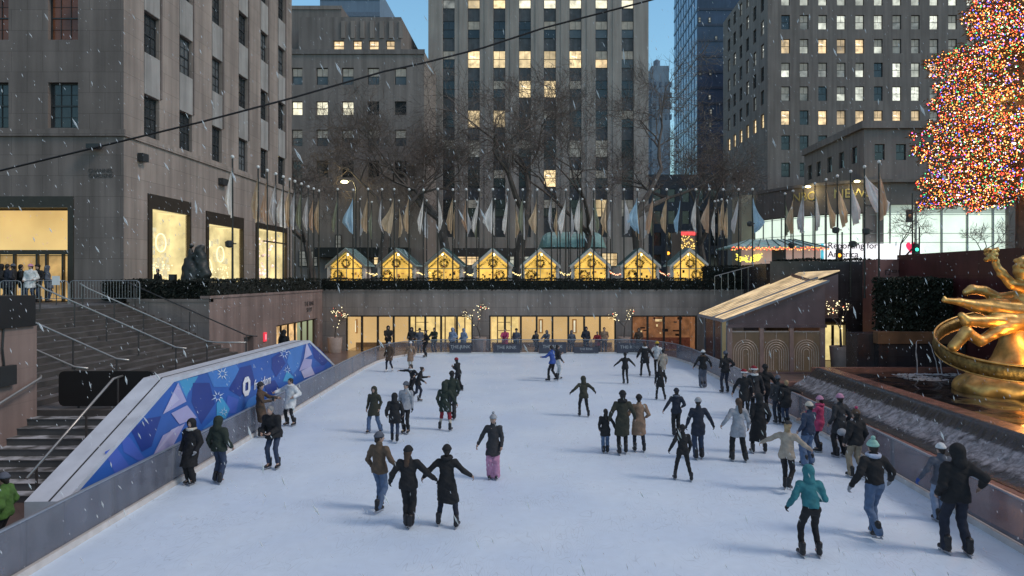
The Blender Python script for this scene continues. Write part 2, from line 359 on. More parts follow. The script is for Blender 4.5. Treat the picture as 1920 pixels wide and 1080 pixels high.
def ice_mat():
    m = bpy.data.materials.new('skated_ice'); m.use_nodes = True; N = m.node_tree.nodes; L = m.node_tree.links
    p = N['Principled BSDF']; g = N.new('ShaderNodeNewGeometry')
    def noise(scale, det, vec=None, rough=.5):
        n = N.new('ShaderNodeTexNoise'); n.inputs['Scale'].default_value = scale; n.inputs['Detail'].default_value = det; n.inputs['Roughness'].default_value = rough
        L.new(vec or g.outputs['Position'], n.inputs['Vector']); return n.outputs['Fac']
    n1 = noise(.35, 4); n2 = noise(5, 6)
    r = N.new('ShaderNodeValToRGB'); r.color_ramp.elements[0].position = .3; r.color_ramp.elements[0].color = (.63,.76,.93,1)
    r.color_ramp.elements[1].position = .62; r.color_ramp.elements[1].color = (.73,.85,.98,1); L.new(n1, r.inputs[0])
    # wavy skate scratches
    cur = r.outputs[0]
    for k, (rot, sc) in enumerate(((.5, 1.1), (-.8, .8), (1.5, 1.0))):
        mp = N.new('ShaderNodeMapping'); mp.inputs['Rotation'].default_value = (0, 0, rot); mp.inputs['Scale'].default_value = (sc, sc*.28, 1); L.new(g.outputs['Position'], mp.inputs['Vector'])
        f = noise(1.6, 2, mp.outputs[0])
        wv = N.new('ShaderNodeMath'); wv.operation = 'PINGPONG'; wv.inputs[1].default_value = .022; L.new(f, wv.inputs[0])
        mr = N.new('ShaderNodeMapRange'); mr.inputs['From Min'].default_value = 0; mr.inputs['From Max'].default_value = .0028; L.new(wv.outputs[0], mr.inputs['Value'])
        mr.inputs['To Min'].default_value = .80; mr.inputs['To Max'].default_value = 1
        gate = noise(.6+k*.2, 3); gt = N.new('ShaderNodeMapRange'); gt.inputs['From Min'].default_value = .49; gt.inputs['From Max'].default_value = .6; L.new(gate, gt.inputs['Value'])
        mm = N.new('ShaderNodeMix'); mm.data_type = 'FLOAT'; mm.inputs['A'].default_value = 1; L.new(gt.outputs[0], mm.inputs['Factor']); L.new(mr.outputs[0], mm.inputs['B'])
        v = N.new('ShaderNodeVectorMath'); v.operation = 'SCALE'; L.new(cur, v.inputs[0]); L.new(mm.outputs['Result'], v.inputs['Scale']); cur = v.outputs[0]
    mr2 = N.new('ShaderNodeMapRange'); mr2.inputs['To Min'].default_value = .93; mr2.inputs['To Max'].default_value = 1.05; L.new(n2, mr2.inputs['Value'])
    v = N.new('ShaderNodeVectorMath'); v.operation = 'SCALE'; L.new(cur, v.inputs[0]); L.new(mr2.outputs[0], v.inputs['Scale'])
    L.new(v.outputs[0], p.inputs['Base Color'])
    rr = N.new('ShaderNodeMapRange'); rr.inputs['To Min'].default_value = .25; rr.inputs['To Max'].default_value = .6; L.new(n2, rr.inputs['Value']); L.new(rr.outputs[0], p.inputs['Roughness'])
    p.inputs['Specular IOR Level'].default_value = .35
    bp = N.new('ShaderNodeBump'); bp.inputs['Strength'].default_value = .12; bp.inputs['Distance'].default_value = .02; L.new(n2, bp.inputs['Height']); L.new(bp.outputs[0], p.inputs['Normal'])
    return m
b = MB(); b.face([(x, y, 0) for x, y in reversed(RINK)])
for i in range(len(RINK)-1):
    (x0,y0),(x1,y1) = RINK[i], RINK[i+1]; b.face([(x0,y0,0),(x1,y1,0),(x1,y1,FZ),(x0,y0,FZ)])
struct('ice', b, ice_mat())
# ---------------------------------------------------------------- barrier round the rink
BGL = mat('grey_reflection_glass', (.19,.20,.24), .15, .15, 2, .2, spec=.6, alpha=.64)  # grey opacity of the side panels stands in for their reflections
BGF = mat('clear_barrier_glass', (.14,.15,.18), .12, .15, 2, .2, spec=.6, alpha=.30)
BRAIL = mat('barrier_rail', (.30,.33,.38), .35, .1, metal=.4); BPOST = mat('barrier_post', (.42,.43,.48), .4, .1, metal=.3)
KICK = mat('barrier_kick_plate', (.62,.58,.55), .5, .12, 3)
rb = thing('rink_barrier', 'low glass barrier with grey posts running round the ice rink', 'barrier', (0, 45.4, FZ))
seg = []
for i in range(len(RINK)-1):
    a, c = Vector((*RINK[i], 0)), Vector((*RINK[i+1], 0)); ln = (c-a).length; n = max(1, round(ln/2.35)) if ln > 3 else 1
    for k in range(n): seg.append((a+(c-a)*k/n, a+(c-a)*(k+1)/n))
rail = MB(); kick = MB(); BH = .98
for i, (a, c) in enumerate(seg):
    d = (c-a).normalized(); nrm = Vector((-d.y, d.x, 0))            # outward (left of travel)
    e = nrm*.035; z0 = Vector((0,0,.14)); z1 = Vector((0,0,BH-.03))
    g = MB(); g.prism([a+e+z0, c+e+z0, c+e+z1, a+e+z1], nrm*.012); part(g, 'glass_panel', BGF if (a.y > 40 and c.y > 40) else BGL, rb)
    rail.prism([a+nrm*.01+z1, c+nrm*.01+z1, c+nrm*.01+z1+Vector((0,0,.035)), a+nrm*.01+z1+Vector((0,0,.035))], nrm*.06)
    kick.prism([a-nrm*.03+Vector((0,0,.001)), c-nrm*.03+Vector((0,0,.001)), c-nrm*.03+Vector((0,0,.13)), a-nrm*.03+Vector((0,0,.13))], nrm*.09)
    if i % 2 == 0 or (c-a).length > 1.9:
        p_ = MB(); o = a+nrm*.05
        for q in (-.045, .045):
            oo = o+d*q; p_.prism([oo-d*.018+Vector((0,0,-.28)), oo+d*.018+Vector((0,0,-.28)), oo+d*.018+z1, oo-d*.018+z1], nrm*.05)
        part(p_, 'post', BPOST, rb)
part(rail, 'top_rail', BRAIL, rb); part(kick, 'kick_plate', KICK, rb)
WHT = mat('white_lettering', (.45,.45,.45), .6, 0)
DBAN = mat('dark_banner', (.06,.06,.08), .5, .2, 3)
for i, (x0, x1, y0, y1, t) in enumerate(((925,975,645,661,'THE RINK'), (1010,1062,641,662,'THE RINK'), (1076,1122,650,662,'THE RINK'), (1156,1206,643,662,'THE RINK'), (843,884,643,661,'THE RINK'))):
    A = P(x0, y1, 45.34); B = P(x1, y0, 45.34)
    bn = thing('banner', 'dark banner lettered THE RINK on the far barrier, '+ORD[[1,2,3,4,0][i]]+' from the left', 'banner', ((A.x+B.x)/2, 45.25, A.z), 0, 'banners on the far barrier')
    part(MB().box((A.x, 45.25, A.z), (B.x, 45.265, B.z)), 'panel', DBAN, bn)
    text(t, .30 if i != 2 else .2, WHT, 'lettering', bn, basis(((A.x+B.x)/2, 45.24, (A.z+B.z)/2+.06), (1,0,0), (0,0,1)))
# ---------------------------------------------------------------- pit walls
def wall(name, label, b, m, base):
    o = thing(name, label, 'wall', base); part(b, 'masonry', m, o); return o
# far wall with the glazed doors
b = MB(); GT = 2.42
bays = [(648, 886), (917, 1155), (1184, 1307)]
X = lambda px, d: (px-CX)*d/F
bx = [(X(a,48), X(c,48)) for a, c in bays]
holes = [(a+15.2, 0, c+15.2, GT-FZ) for a, c in bx]
facade(b, (-15.2,48,FZ), (1,0,0), (0,-1,0), 31.2, 4.12-FZ, holes, .35, STONE)
b.box((-15.25,47.95,4.12), (16.1,48.5,4.24), STONE)
fw_ = thing('far_wall', 'long grey stone wall above the lit glazed doors at the far end of the rink', 'wall', (0,48,FZ)); part(b, 'masonry', STONE, fw_)
CREAM = mat('lobby_cream_wall', (.25,.2,.14), .7, .12, .35, emit=(.83,.55,.24), es=.85)  # room light is put into lobby walls, wainscot and floor as emission
LOBBR = mat('lobby_bright_wall', (.25,.2,.12), .7, .25, 1.6, emit=(1,.74,.30), es=1.0)
LOBDK = mat('restaurant_interior', (.12,.06,.04), .6, .5, 1.5, emit=(.8,.36,.16), es=.28)
WAINS = mat('lobby_wainscot', (.12,.08,.05), .5, .2, 3, emit=(.5,.3,.15), es=.12)
LOBFL = mat('lobby_floor', (.18,.12,.07), .18, .2, 2, emit=(.6,.36,.16), es=.14)
for bi, (a, c) in enumerate(bx):
    lb = thing('lobby_glazing', ['dark framed glass doors with a cream lobby behind, left of the three bays','dark framed glass doors with cream lobby and two tall wall lamps, middle bay','dark framed restaurant windows with brown interior, right bay'][bi], 'glass doors', ((a+c)/2,48.2,FZ), 0, 'glazed bays in the far wall')
    r = MB(); split = {0: X(765,50.5), 1: X(972,50.5), 2: c}[bi]
    def bk(x0, x1, m): r.face([(x0,50.7,FZ+.35),(x1,50.7,FZ+.35),(x1,50.7,GT+.1),(x0,50.7,GT+.1)], m); r.face([(x0,50.7,FZ),(x1,50.7,FZ),(x1,50.7,FZ+.35),(x0,50.7,FZ+.35)], WAINS)
    if bi == 0: bk(a, split, CREAM); bk(split, c, LOBBR)
    elif bi == 1: bk(a, split, LOBBR); bk(split, c, CREAM)
    else: bk(a, c, LOBDK)
    m2 = LOBDK if bi == 2 else CREAM
    r.face([(a,48.36,FZ),(a,50.7,FZ),(a,50.7,GT),(a,48.36,GT)], m2); r.face([(c,48.36,FZ),(c,50.7,FZ),(c,50.7,GT),(c,48.36,GT)], m2)
    r.face([(a,48.36,GT),(c,48.36,GT),(c,50.7,GT),(a,50.7,GT)], m2); r.face([(a,48.2,FZ+.01),(c,48.2,FZ+.01),(c,50.7,FZ+.01),(a,50.7,FZ+.01)], LOBFL)
    part(r, 'lobby', CREAM, lb)
    n = 8 if bi < 2 else 4
    for k in range(n+1):
        x = a+(c-a)*k/n; w = .07 if 0 < k < n else .1
        part(MB().box((x-w,48.1,FZ), (x+w,48.25,GT-.1)), 'mullion', BRONZE, lb)
    part(MB().box((a,48.08,GT-.1), (c,48.27,GT)), 'head_frame', BRONZE, lb)
    part(MB().box((a,48.16,FZ+.05), (c,48.18,GT-.1)), 'pane', mat('lobby_pane', (.03,.03,.03), .08, 0, alpha=.12), lb)
    st = MB()
    if bi < 2:    # thin shelves and door stiles inside the bright half
        xs = [split+(c-split)*k/7 for k in range(1,7)] if bi == 0 else [a+(split-a)*k/4 for k in range(1,4)]
        for x in xs: st.box((x-.04, 49.6, FZ), (x+.04, 49.7, GT-.02), WAINS)
        for z in (.6, 1.2, 1.8): st.box((xs[0], 49.8, z), (xs[0]+.9, 49.9, z+.04), WAINS)
        part(st, 'shelving', WAINS, lb)
        for px in ((666,) if bi == 0 else (1014, 1077)):
            xx = X(px, 50.6)
            o = part(MB().box((xx-.17,50.6,.95),(xx+.17,50.68,2.0)), 'wall_lamp', mat('lamp_back', (.25,.14,.06), .5, .1, emit=(.7,.35,.1), es=.3), lb)
            part(MB().box((xx-.06,50.5,1.05),(xx+.06,50.58,1.9)), 'lamp_glow', lit('bright'), lb)
    else:
        for k in range(26):
            xx = R_.uniform(a+.2, c-.4); z = R_.uniform(.3, 2.1); st.box((xx, 50.0, z), (xx+R_.uniform(.08,.5), 50.1, z+R_.uniform(.03,.22)), lit(R_.choice(['warm','dim','dark','dark','gold'])) if k % 2 else BRONZE)
        st.box((a+.3, 49.3, FZ), (c-.2, 49.5, .75), mat('red_brown_counter', (.16,.05,.035), .5, .4, 6, emit=(.5,.16,.09), es=.12))
        part(st, 'restaurant_fittings', BRONZE, lb)
# left wall of the pit with rink shop
b = MB()
sh = [(39.6-31.5, 0, 46.9-31.5, 2.3-FZ), (35.2-31.5, 0, 36.4-31.5, 2.0-FZ)]
facade(b, (-15.2,31.5,FZ), (0,1,0), (1,0,0), 16.5, 4.12-FZ, sh, .35, STONE_P)
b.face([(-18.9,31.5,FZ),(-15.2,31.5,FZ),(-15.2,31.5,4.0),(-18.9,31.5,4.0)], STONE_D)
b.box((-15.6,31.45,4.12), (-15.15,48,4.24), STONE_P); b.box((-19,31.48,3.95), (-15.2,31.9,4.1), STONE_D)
lw = thing('side_wall', 'pinkish stone wall with shop window beneath the left hedge', 'wall', (-15.4,40,FZ)); part(b, 'masonry', STONE_P, lw)
text('THE RINK\nSHOP', .42, mat('dark_metal_letters', (.07,.06,.06), .5, 0), 'lettering', lw, basis((-15.18, 45.2, 3.15), (0,1,0), (0,0,1)))
part(MB().box((-15.56,35.2,FZ),(-15.5,36.4,2.0)), 'door', mat('grey_pink_door', (.2,.16,.15), .6, .1), lw)
sw = thing('shop_window', 'bright yellow rink shop window with dark mullions in the left wall', 'shop window', (-15.5,43.2,FZ))
r = MB(); r.face([(-16.6,39.6,FZ),(-16.6,46.9,FZ),(-16.6,46.9,2.3),(-16.6,39.6,2.3)], mat('shop_interior', (.3,.2,.1), .6, .75, 2.2, emit=(1,.62,.28), es=.75)); part(r, 'interior', None, sw)
for k in range(7): y = 39.7+7.1*k/6; part(MB().box((-15.5,y-.05,FZ),(-15.4,y+.05,2.2)), 'mullion', BRONZE, sw)
part(MB().box((-15.5,39.6,2.2),(-15.38,46.9,2.3)), 'head_frame', BRONZE, sw)
rs = thing('red_sign', 'small lit red sign panel on the left pit wall', 'sign', (-15.2,37.8,1.5))
part(MB().box((-15.19,37.65,1.55),(-15.12,37.98,2.05)), 'panel', mat('red_sign_panel', (.5,.03,.05), .4, 0, emit=(1,.05,.09), es=.75), rs)
part(MB().box((-15.115,37.76,1.66),(-15.105,37.88,1.95)), 'symbol', mat('pink_sign_symbol', (.6,.2,.25), .4, 0, emit=(1,.4,.5), es=.8), rs)
# near left pier and planter
b = MB().box((-14.7,1.4,FZ), (-13.6,18.5,3.8)); o = wall('stair_wall', 'rosy stone wall beside the lower stairs under a black planter', b, STONE_P, (-14.1,10,FZ))
pl = thing('long_planter', 'long black planter box on top of the stair wall', 'planter', (-14.1,10,3.8)); part(MB().box((-14.62,1.5,3.8), (-13.52,18.35,4.62)), 'box', mat('black_planter', (.012,.012,.014), .6, .2, 3), pl)
cb = thing('wall_socket_box', 'small dark electrical box hanging by its cable on the stair wall', 'electrical box', (-13.58,17.4,2.2))
part(MB().box((-13.6,17.05,2.35),(-13.45,17.6,2.85)), 'box', FRAME, cb); part(MB().tube([(-13.56,17.3,3.8),(-13.55,17.25,3.3),(-13.56,17.32,2.85)], .025, 6), 'cable', FRAME, cb)
# ---------------------------------------------------------------- stairs
STEP = mat('stair_stone', (.075,.066,.062), .6, .25, 1.6, .1, .1, 12, snow=.10); STEPS_ = mat('snowy_stair_stone', (.10,.10,.10), .6, .2, 1.6, 0, .1, 12, snow=.75)
b = MB()
for k in range(14):
    x0 = -18.9+.386*k; z = PZ-.171*(k+1); b.box((x0, 18.5, FZ), (x0+.386 if k < 13 else -13.5, 31.5, z))
    b.box((x0-.03+.0, 18.5, z-.045), (x0+.36, 31.5, z+.003)) if False else None
o = thing('upper_stairs', 'wide dark stone stairs descending from the plaza on the left', 'stairs', (-16,25,FZ)); part(b, 'steps', STEP, o)
part(MB().box((-18.98,18.5,3.4),(-18.903,31.5,3.897)), 'top_riser', STEP, o)
b = MB().box((-13.5,18.5,FZ), (-10.1,31.5,1.5)); part(b, 'landing', STEP, o)
b = MB()
for k in range(9):
    y1 = 18.5-.35*k; z = 1.5-.18*(k+1); b.box((-13.6, y1-.35, FZ-.01), (-10.05, y1, z))
    b.box((-13.6, y1-.37, z), (-10.05, y1-.003, z+.02))
o = thing('lower_stairs', 'short flight of snow dusted stone steps behind the blue ramp panel', 'stairs', (-12,17,FZ)); part(b, 'steps', STEPS_, o)
HR = mat('steel_handrail', (.42,.41,.40), .35, .1, metal=.6); HP = mat('dark_rail_post', (.05,.045,.045), .5, .1)
def handrail(label, pts, posts, r=.032, dark=False, grp='metal handrails on the stairs'):
    t = thing('handrail', label, 'handrail', posts[0][0], 0, grp)
    part(MB().tube(pts, r, 8), 'rail', HP if dark else HR, t, True)
    for a, h in posts: part(MB().tube([a, (a[0],a[1],a[2]+h)], .026, 6), 'post', HP, t)
def zst(x): return PZ-2.4*min(max((x+18.9)/5.4, 0), 1)
for d, nm in ((25.6,'steel handrail down the middle of the upper stairs'), (28.0,'steel handrail on the far half of the upper stairs'), (22.0,'steel handrail on the near part of the upper stairs'), (20.0,'nearest and lowest handrail of the upper stairs')):
    pts = [(-18.8,d,PZ+.95),(-18.5,d,zst(-18.5)+.93),(-13.6,d,zst(-13.6)+.93),(-13.2,d,2.43)]
    if d == 28.0: pts += [(-12.0,d,2.43)]
    handrail(nm, pts, [((x,d,zst(x)), .9) for x in (-18.7,-17.4,-16.2,-15,-13.6)]+([((-12.0,d,1.5),.92)] if d == 28.0 else []))
handrail('dark handrail against the grey wall beyond the stairs', [(-18.8,31.3,PZ+.95),(-13.4,31.3,2.45),(-12.9,31.3,2.4)], [((x,31.3,zst(x)),.9) for x in (-18.5,-16,-13.4)], .03, True)
handrail('slanting steel handrail on the lower stairs', [(-11.4,18.7,2.4),(-11.4,18.3,2.38),(-11.4,15.2,.62)], [((-11.4,y,z), .9) for y, z in ((18.5,1.5),(17.2,.8),(15.5,-.12))])
handrail('steel handrail fixed along the rosy stair wall', [(-13.42,18.4,2.45),(-13.35,18.3,2.4),(-13.42,12.5,.6)], [((-13.42,16.8,1.1), .8)])
cs = thing('covered_sign', 'black covered sign board with rounded corners at the head of the lower stairs', 'sign board', (-11.9,18.75,1.5))
pts = []
for cx_, cz_, a0 in ((-13.0,1.72,180),(-10.7,1.72,270),(-10.7,2.38,0),(-13.0,2.38,90)):
    for k in range(5): a = math.radians(a0+k*22.5); pts.append((cx_+.15*math.cos(a), 18.7, cz_+.15*math.sin(a)))
part(MB().prism(pts, (0,.09,0)), 'board', mat('black_cover', (.008,.008,.009), .55, .2, 3, bump=.3, bscale=2), cs)
for x in (-12.7,-11): part(MB().tube([(x,18.85,1.5),(x,18.85,1.6)], .03, 6), 'leg', HP, cs)
# ---------------------------------------------------------------- blue freedom panel
def wd(px): return 8.558/((CX-px)/F-.0417)
def WP(px, py, off=0):
    d = wd(px); p = P(px, py, d); return p+Vector((.9991, .0416, 0))*off
fp = thing('freedom_ramp_panel', 'long blue freedom advertising panel with white capping beside the rink', 'advertising panel', (-9.6,22,FZ))
TL, TR, BR_, BL = WP(325,708), WP(580,638), WP(628,685), WP(120,940)
blue = lambda n, c: mat('panel_blue_'+n, c, .45, .12, .8)
B0 = blue('base', (.03,.12,.45)); B1 = blue('bright', (.06,.22,.60)); B2 = blue('navy', (.02,.05,.27)); B3 = blue('violet', (.07,.13,.50)); B4 = blue('cyan', (.06,.34,.62)); B5 = blue('lilac', (.42,.40,.66)); B6 = blue('pale_lilac', (.52,.50,.72))
bb = MB(); low = lambda p: Vector((p.x, p.y, FZ))
bb.face([low(BL), low(BR_), BR_, TR, TL, BL], B0)
def zg(u, v): return (180+u/3.857, 640+v/3.857)
def inpoly(q): return q
polys = [ (B1,[(540,290),(690,262),(655,420),(590,300)]), (B4,[(600,282),(740,250),(650,400)]), (B2,[(700,300),(820,300),(860,450),(760,600),(690,440)]),
 (B2,[(360,560),(470,540),(400,760),(330,800),(250,640)]), (B3,[(180,700),(240,690),(360,860),(330,880),(200,800)]), (B3,[(60,800),(140,760),(260,930),(150,985)]),
 (B1,[(800,215),(1000,150),(1040,210),(960,330),(850,330)]), (B2,[(1040,190),(1120,170),(1150,300),(1040,400),(960,350)]), (B3,[(950,390),(1030,420),(1010,520),(930,520)]),
 (B2,[(1270,120),(1330,80),(1370,160),(1300,260),(1270,200)]), (B1,[(1400,60),(1500,20),(1470,180),(1420,240),(1380,150)]), (B2,[(1560,30),(1600,40),(1690,130),(1640,180),(1575,120)]),
 (B4,[(905,400),(965,490),(935,560),(870,545),(870,450)]), (B1,[(1100,420),(1160,380),(1150,480),(1060,500)]), (B4,[(1380,210),(1430,260),(1400,290),(1350,290)]), (B3,[(1560,190),(1660,170),(1640,210),(1580,235)]),
 (B1,[(760,640),(850,560),(850,600),(790,630)]), (B2,[(1210,300),(1290,280),(1330,350),(1240,400)]),
 (B5,[(590,298),(650,435),(480,527)]), (B6,[(560,370),(600,420),(480,527)]), (B5,[(655,462),(725,552),(600,600),(540,520)]), (B5,[(640,592),(545,770),(402,838),(480,680)]), (B6,[(540,640),(600,610),(402,838)]),
 (B6,[(1520,5),(1560,95),(1500,130)]), (B5,[(1500,125),(1560,130),(1553,182),(1465,215)]), (B6,[(1553,180),(1580,240),(1502,268),(1480,215)]) ]
for k, (m_, q) in enumerate(polys): bb.face([WP(*zg(u, v), .003+.0006*k) for u, v in q], m_)
SNW = mat('panel_white_motif', (.62,.72,.85), .5, 0)
for (u, v, r_, n0) in ((910,235,55,9),(1357,90,45,8),(875,400,55,8),(1380,205,35,7),(920,510,38,7)):
    for k in range(n0):
        a = 2*PI*k/n0+.3; ca, sa = math.cos(a), math.sin(a); r0 = r_*.3; w_ = r_*.09
        q = [(u+ca*r0-sa*w_, v+sa*r0+ca*w_), (u+ca*r_*(.75+.25*(k%2)), v+sa*r_*(.75+.25*(k%2))), (u+ca*r0+sa*w_, v+sa*r0-ca*w_)]
        bb.face([WP(*zg(*t), .022) for t in q], SNW)
part(bb, 'blue_graphic', None, fp)
offw = Vector((-.74, -.03, 0)); cp = MB(); WCAP = mat('white_capping', (.52,.55,.62), .5, .12, 2, .0, snow=.3)
ins = lambda p: p+Vector((.02,0,0))
for a, c in ((BL, TL), (TL, TR), (TR, BR_)):
    cp.face([ins(a), ins(c), c+offw, a+offw]); cp.face([ins(a)+Vector((0,0,-.11)), ins(c)+Vector((0,0,-.11)), ins(c), ins(a)])
    cp.face([a+offw, c+offw, c+offw+Vector((0,0,-.3)), a+offw+Vector((0,0,-.3))])
    cp.face([low(a)+offw, low(c)+offw, c+offw, a+offw])
cp.face([BL, BL+offw, low(BL)+offw, low(BL)])
part(cp, 'capping', WCAP, fp)
seam = MB()
for a, c in ((BL, TL), (TL, TR)): seam.prism([a+offw*.35+Vector((0,0,.004)), c+offw*.35+Vector((0,0,.004)), c+offw*.40+Vector((0,0,.004)), a+offw*.40+Vector((0,0,.004))], (0,0,.004))
part(seam, 'seam', FRAME, fp)
uu = (TR-TL).normalized(); pw = Vector((.9991,.0416,0)); upv = pw.cross(uu).normalized()
if upv.z < 0: upv = -upv
lc = WP(460.5, 724.5, .03)
lg = MB(); lr = .33
def L2(a, r, ): return lc+uu*(math.cos(a)*r)*1.0+upv*(math.sin(a)*r)
oc = [(math.cos(PI/8+k*PI/4), math.sin(PI/8+k*PI/4)) for k in range(8)]; sq = .40
def LP(x, y, s=1): return lc+uu*(x*lr)+upv*(y*lr)
g_ = .03
for r4 in range(4):
    def rot(x, y):
        for _ in range(r4): x, y = -y, x
        return LP(x, y)
    lg.prism([rot(-sq-g_+.02, sq+g_), rot(-sq+.0, sq), rot(sq, sq), rot(.92, sq), rot(.92, .42), rot(.42, .92), rot(-.36, .92), rot(-sq-.02, .88)], pw*.01)
part(lg, 'octagon_logo', mat('logo_white', (.85,.85,.88), .5, 0), fp)
text('freedom', .47, mat('logo_white', (.85,.85,.88), .5, 0), 'lettering', fp, basis(WP(490.5, 717, .03), uu, upv), shear=.25)
# ---------------------------------------------------------------- pavilion
PINK = mat('pavilion_pink_panel', (.15,.10,.105), .45, .12, 1.5, .15); PDARK = mat('pavilion_dark_glass', (.07,.075,.09), .2, .25, 1.2, .2)
COPP = mat('pavilion_copper_frame', (.34,.22,.19), .45, .15, 3); PROOF = mat('glowing_polycarbonate_roof', (.4,.34,.25), .35, .5, 1.1, 0, emit=(1,.70,.36), es=.60)
GUT = mat('grey_gutter', (.22,.23,.27), .4, .1)
pv = thing('rink_pavilion', 'pink panelled pavilion with glowing sloping roof and arch patterned doors', 'pavilion', (13,38,FZ))
x0, x1, yf, yb = 10.3, 15.65, 37.3, 42.3; zl, zr = 2.82, 4.85
b = MB(); b.face([(x0+.1,yf,2.42),(x1,yf,2.42),(x1,yf,zr-.08),(x0+.1,yf,zl-.05)]); b.face([(x1,yf,FZ),(x1,yb,FZ),(x1,yb,zr+.5),(x1,yf,zr-.08)])
b.face([(x1,39.2,2.75),(17.2,39.2,2.75),(17.2,39.2,5.3),(x1,39.2,4.75)]); b.box((x0,yf-.12,2.36),(x1+.05,yf-.003,2.52)); b.box((x0-.05,yf-.55,FZ),(x1+.2,yf,-.05))
part(b, 'gable_wall', PINK, pv)
b = MB(); b.face([(x0,yf+1.1,FZ),(x0,yb,FZ),(x0,yb,zl-.05),(x0,yf+1.1,zl-.05)], PDARK); b.face([(x0,yf,FZ),(x0,yf+1.1,FZ),(x0,yf+1.1,zl-.05),(x0,yf,zl-.05)], mat('pavilion_frosted_glass', (.22,.21,.14), .3, .1, 1, emit=(.7,.6,.3), es=.12))
part(b, 'side_glazing', None, pv)
for y in (yf+.02, yf+1.1, yf+2.8, yb): part(MB().box((x0-.05,y-.04,FZ),(x0+.05,y+.04,zl)), 'side_post', GUT, pv)
sl_ = lambda x, e=0: zl+(x-x0)*(zr-zl)/(x1-x0)+e
b = MB(); b.prism([(x0-.25,yf-.15,sl_(x0-.25)),(x1+.1,yf-.15,sl_(x1+.1)),(x1+.1,yf+1.9,sl_(x1+.1)),(x0-.25,yf+1.9,sl_(x0-.25))], (0,0,.06)); part(b, 'front_roof', PROOF, pv)
b = MB(); b.prism([(x0-.25,yf+2.15,sl_(x0-.25,.08)),(17.4,yf+2.15,sl_(17.4,-.05)),(16.1,yb+.5,sl_(16.1,.33)),(x0-.25,yb+.5,sl_(x0-.25,.08))], (0,0,.06)); part(b, 'rear_roof', PROOF, pv)
b = MB(); b.prism([(x0-.28,yf+1.9,sl_(x0-.28,.03)),(x1+.4,yf+1.9,sl_(x1+.4,.03)),(x1+.4,yf+2.15,sl_(x1+.4,.03)),(x0-.28,yf+2.15,sl_(x0-.28,.03))], (0,0,.1))
b.box((x0-.33,yf-.2,zl-.16),(x0-.24,yb+.5,zl+.0)); b.prism([(x0-.3,yf-.22,sl_(x0-.3,-.06)),(x1+.15,yf-.22,sl_(x1+.15,-.06)),(x1+.15,yf-.22,sl_(x1+.15,.07)),(x0-.3,yf-.22,sl_(x0-.3,.07))], (0,.06,0)); part(b, 'gutter', GUT, pv)
ridge = MB()
for k in range(1,9):
    y = yf-.15+k*.62
    if yf+1.85 < y < yf+2.2: continue
    ridge.prism([(x0-.25,y,sl_(x0-.25,.09 if y < yf+2 else .17)),(x1+.1,y,sl_(x1+.1,.09 if y < yf+2 else .18)),(x1+.1,y+.03,sl_(x1+.1,.09 if y < yf+2 else .18)),(x0-.25,y+.03,sl_(x0-.25,.09 if y < yf+2 else .17))], (0,0,.02))
part(ridge, 'roof_ribs', mat('roof_rib', (.5,.42,.3), .4, .1), pv)
s_ = F/yf
for a, c in ((1363,1372),(1424,1431),(1480,1487),(1537,1546)): part(MB().box(((a-CX)/s_, yf-.1, FZ), ((c-CX)/s_, yf+.1, 2.36)), 'column', COPP, pv)
GLD = mat('door_frosted_glass', (.13,.085,.075), .35, .25, .7, .3, emit=(.5,.38,.2), es=.08); ARC = mat('brass_arch_line', (.62,.48,.42), .4, .1)
for a, c in ((1372,1424),(1431,1480),(1487,1537)):
    xa, xc = (a-CX)/s_, (c-CX)/s_; dr = part(MB().box((xa, yf+.02, -.05), (xc, yf+.06, 2.12)), 'door', GLD, pv)
    am = MB(); xm = (xa+xc)/2
    for k in range(5):
        r_ = .66-.125*k; zt = 1.02; pts = [(xm-r_,yf,.0+.02)]+[(xm-r_*math.cos(t), yf, zt+r_*math.sin(t)) for t in [PI*i/12 for i in range(13)]]+[(xm+r_,yf,.02)]
        am.tube(pts, .018, 5, cap=False)
    am.box((xm-.012,yf-.005,1.75),(xm+.012,yf+.02,2.12)); am.box((xa,yf-.01,2.10),(xc,yf+.07,2.17))
    rel = dr; lx = Vector(pv.location); am.v = [(x-lx.x, y-lx.y, z-lx.z) for x, y, z in am.v]; am.build('arch_pattern', ARC, dr)
# ---------------------------------------------------------------- right hand walls
RED = mat('red_granite', (.08,.024,.027), .3, .2, 1.0, .25, .0, brick=(1.6,1.3,.6)); DKG = mat('dark_granite', (.05,.045,.05), .25, .25, 1.2, .3, brick=(1.4,1.2,.7))
wall('red_granite_wall', 'dark red granite wall behind the golden statue', MB().box((21,1.4,FZ), (21.6,40,6.4)), RED, (21.2,25,FZ))
b = MB(); X0, X1 = 14.4, 22.5
facade(b, (X0,42.5,FZ), (1,0,0), (0,-1,0), X1-X0, 6.1-FZ, [(17.75-X0,0,19.1-X0,2.4)], .3, DKG); b.box((X0,43.2,FZ), (X1,48.4,5.97), DKG); b.face([(X0,42.5,6.1),(X1,42.5,6.1),(X1,43.3,6.1),(X0,43.3,6.1)], DKG); wall('dark_wall', 'dark wet stone wall behind the pavilion', b, DKG, (17,42.6,FZ))
o = thing('lit_doorway', 'yellow lit doorway behind the round concrete planter on the right', 'doorway', (18.4,42.8,FZ))
part(MB().box((17.75,42.85,FZ),(19.1,42.9,2.1)), 'pane', mat('yellow_doorway', (.4,.35,.15), .5, .35, 1.4, emit=(1,.78,.33), es=.8), o); part(MB().box((18.35,42.75,FZ),(18.5,42.84,2.1)), 'mullion', BRONZE, o)
pr = thing('stone_pier', 'reddish stone pier with small square marks left of the red wall', 'pier', (20.4,40.2,FZ)); part(MB().box((19.7,39.8,FZ),(21.35,41.5,6.15)), 'masonry', mat('reddish_stone', (.25,.12,.11), .7, .15, 1, .2, brick=(1.6,1,.85)), pr)
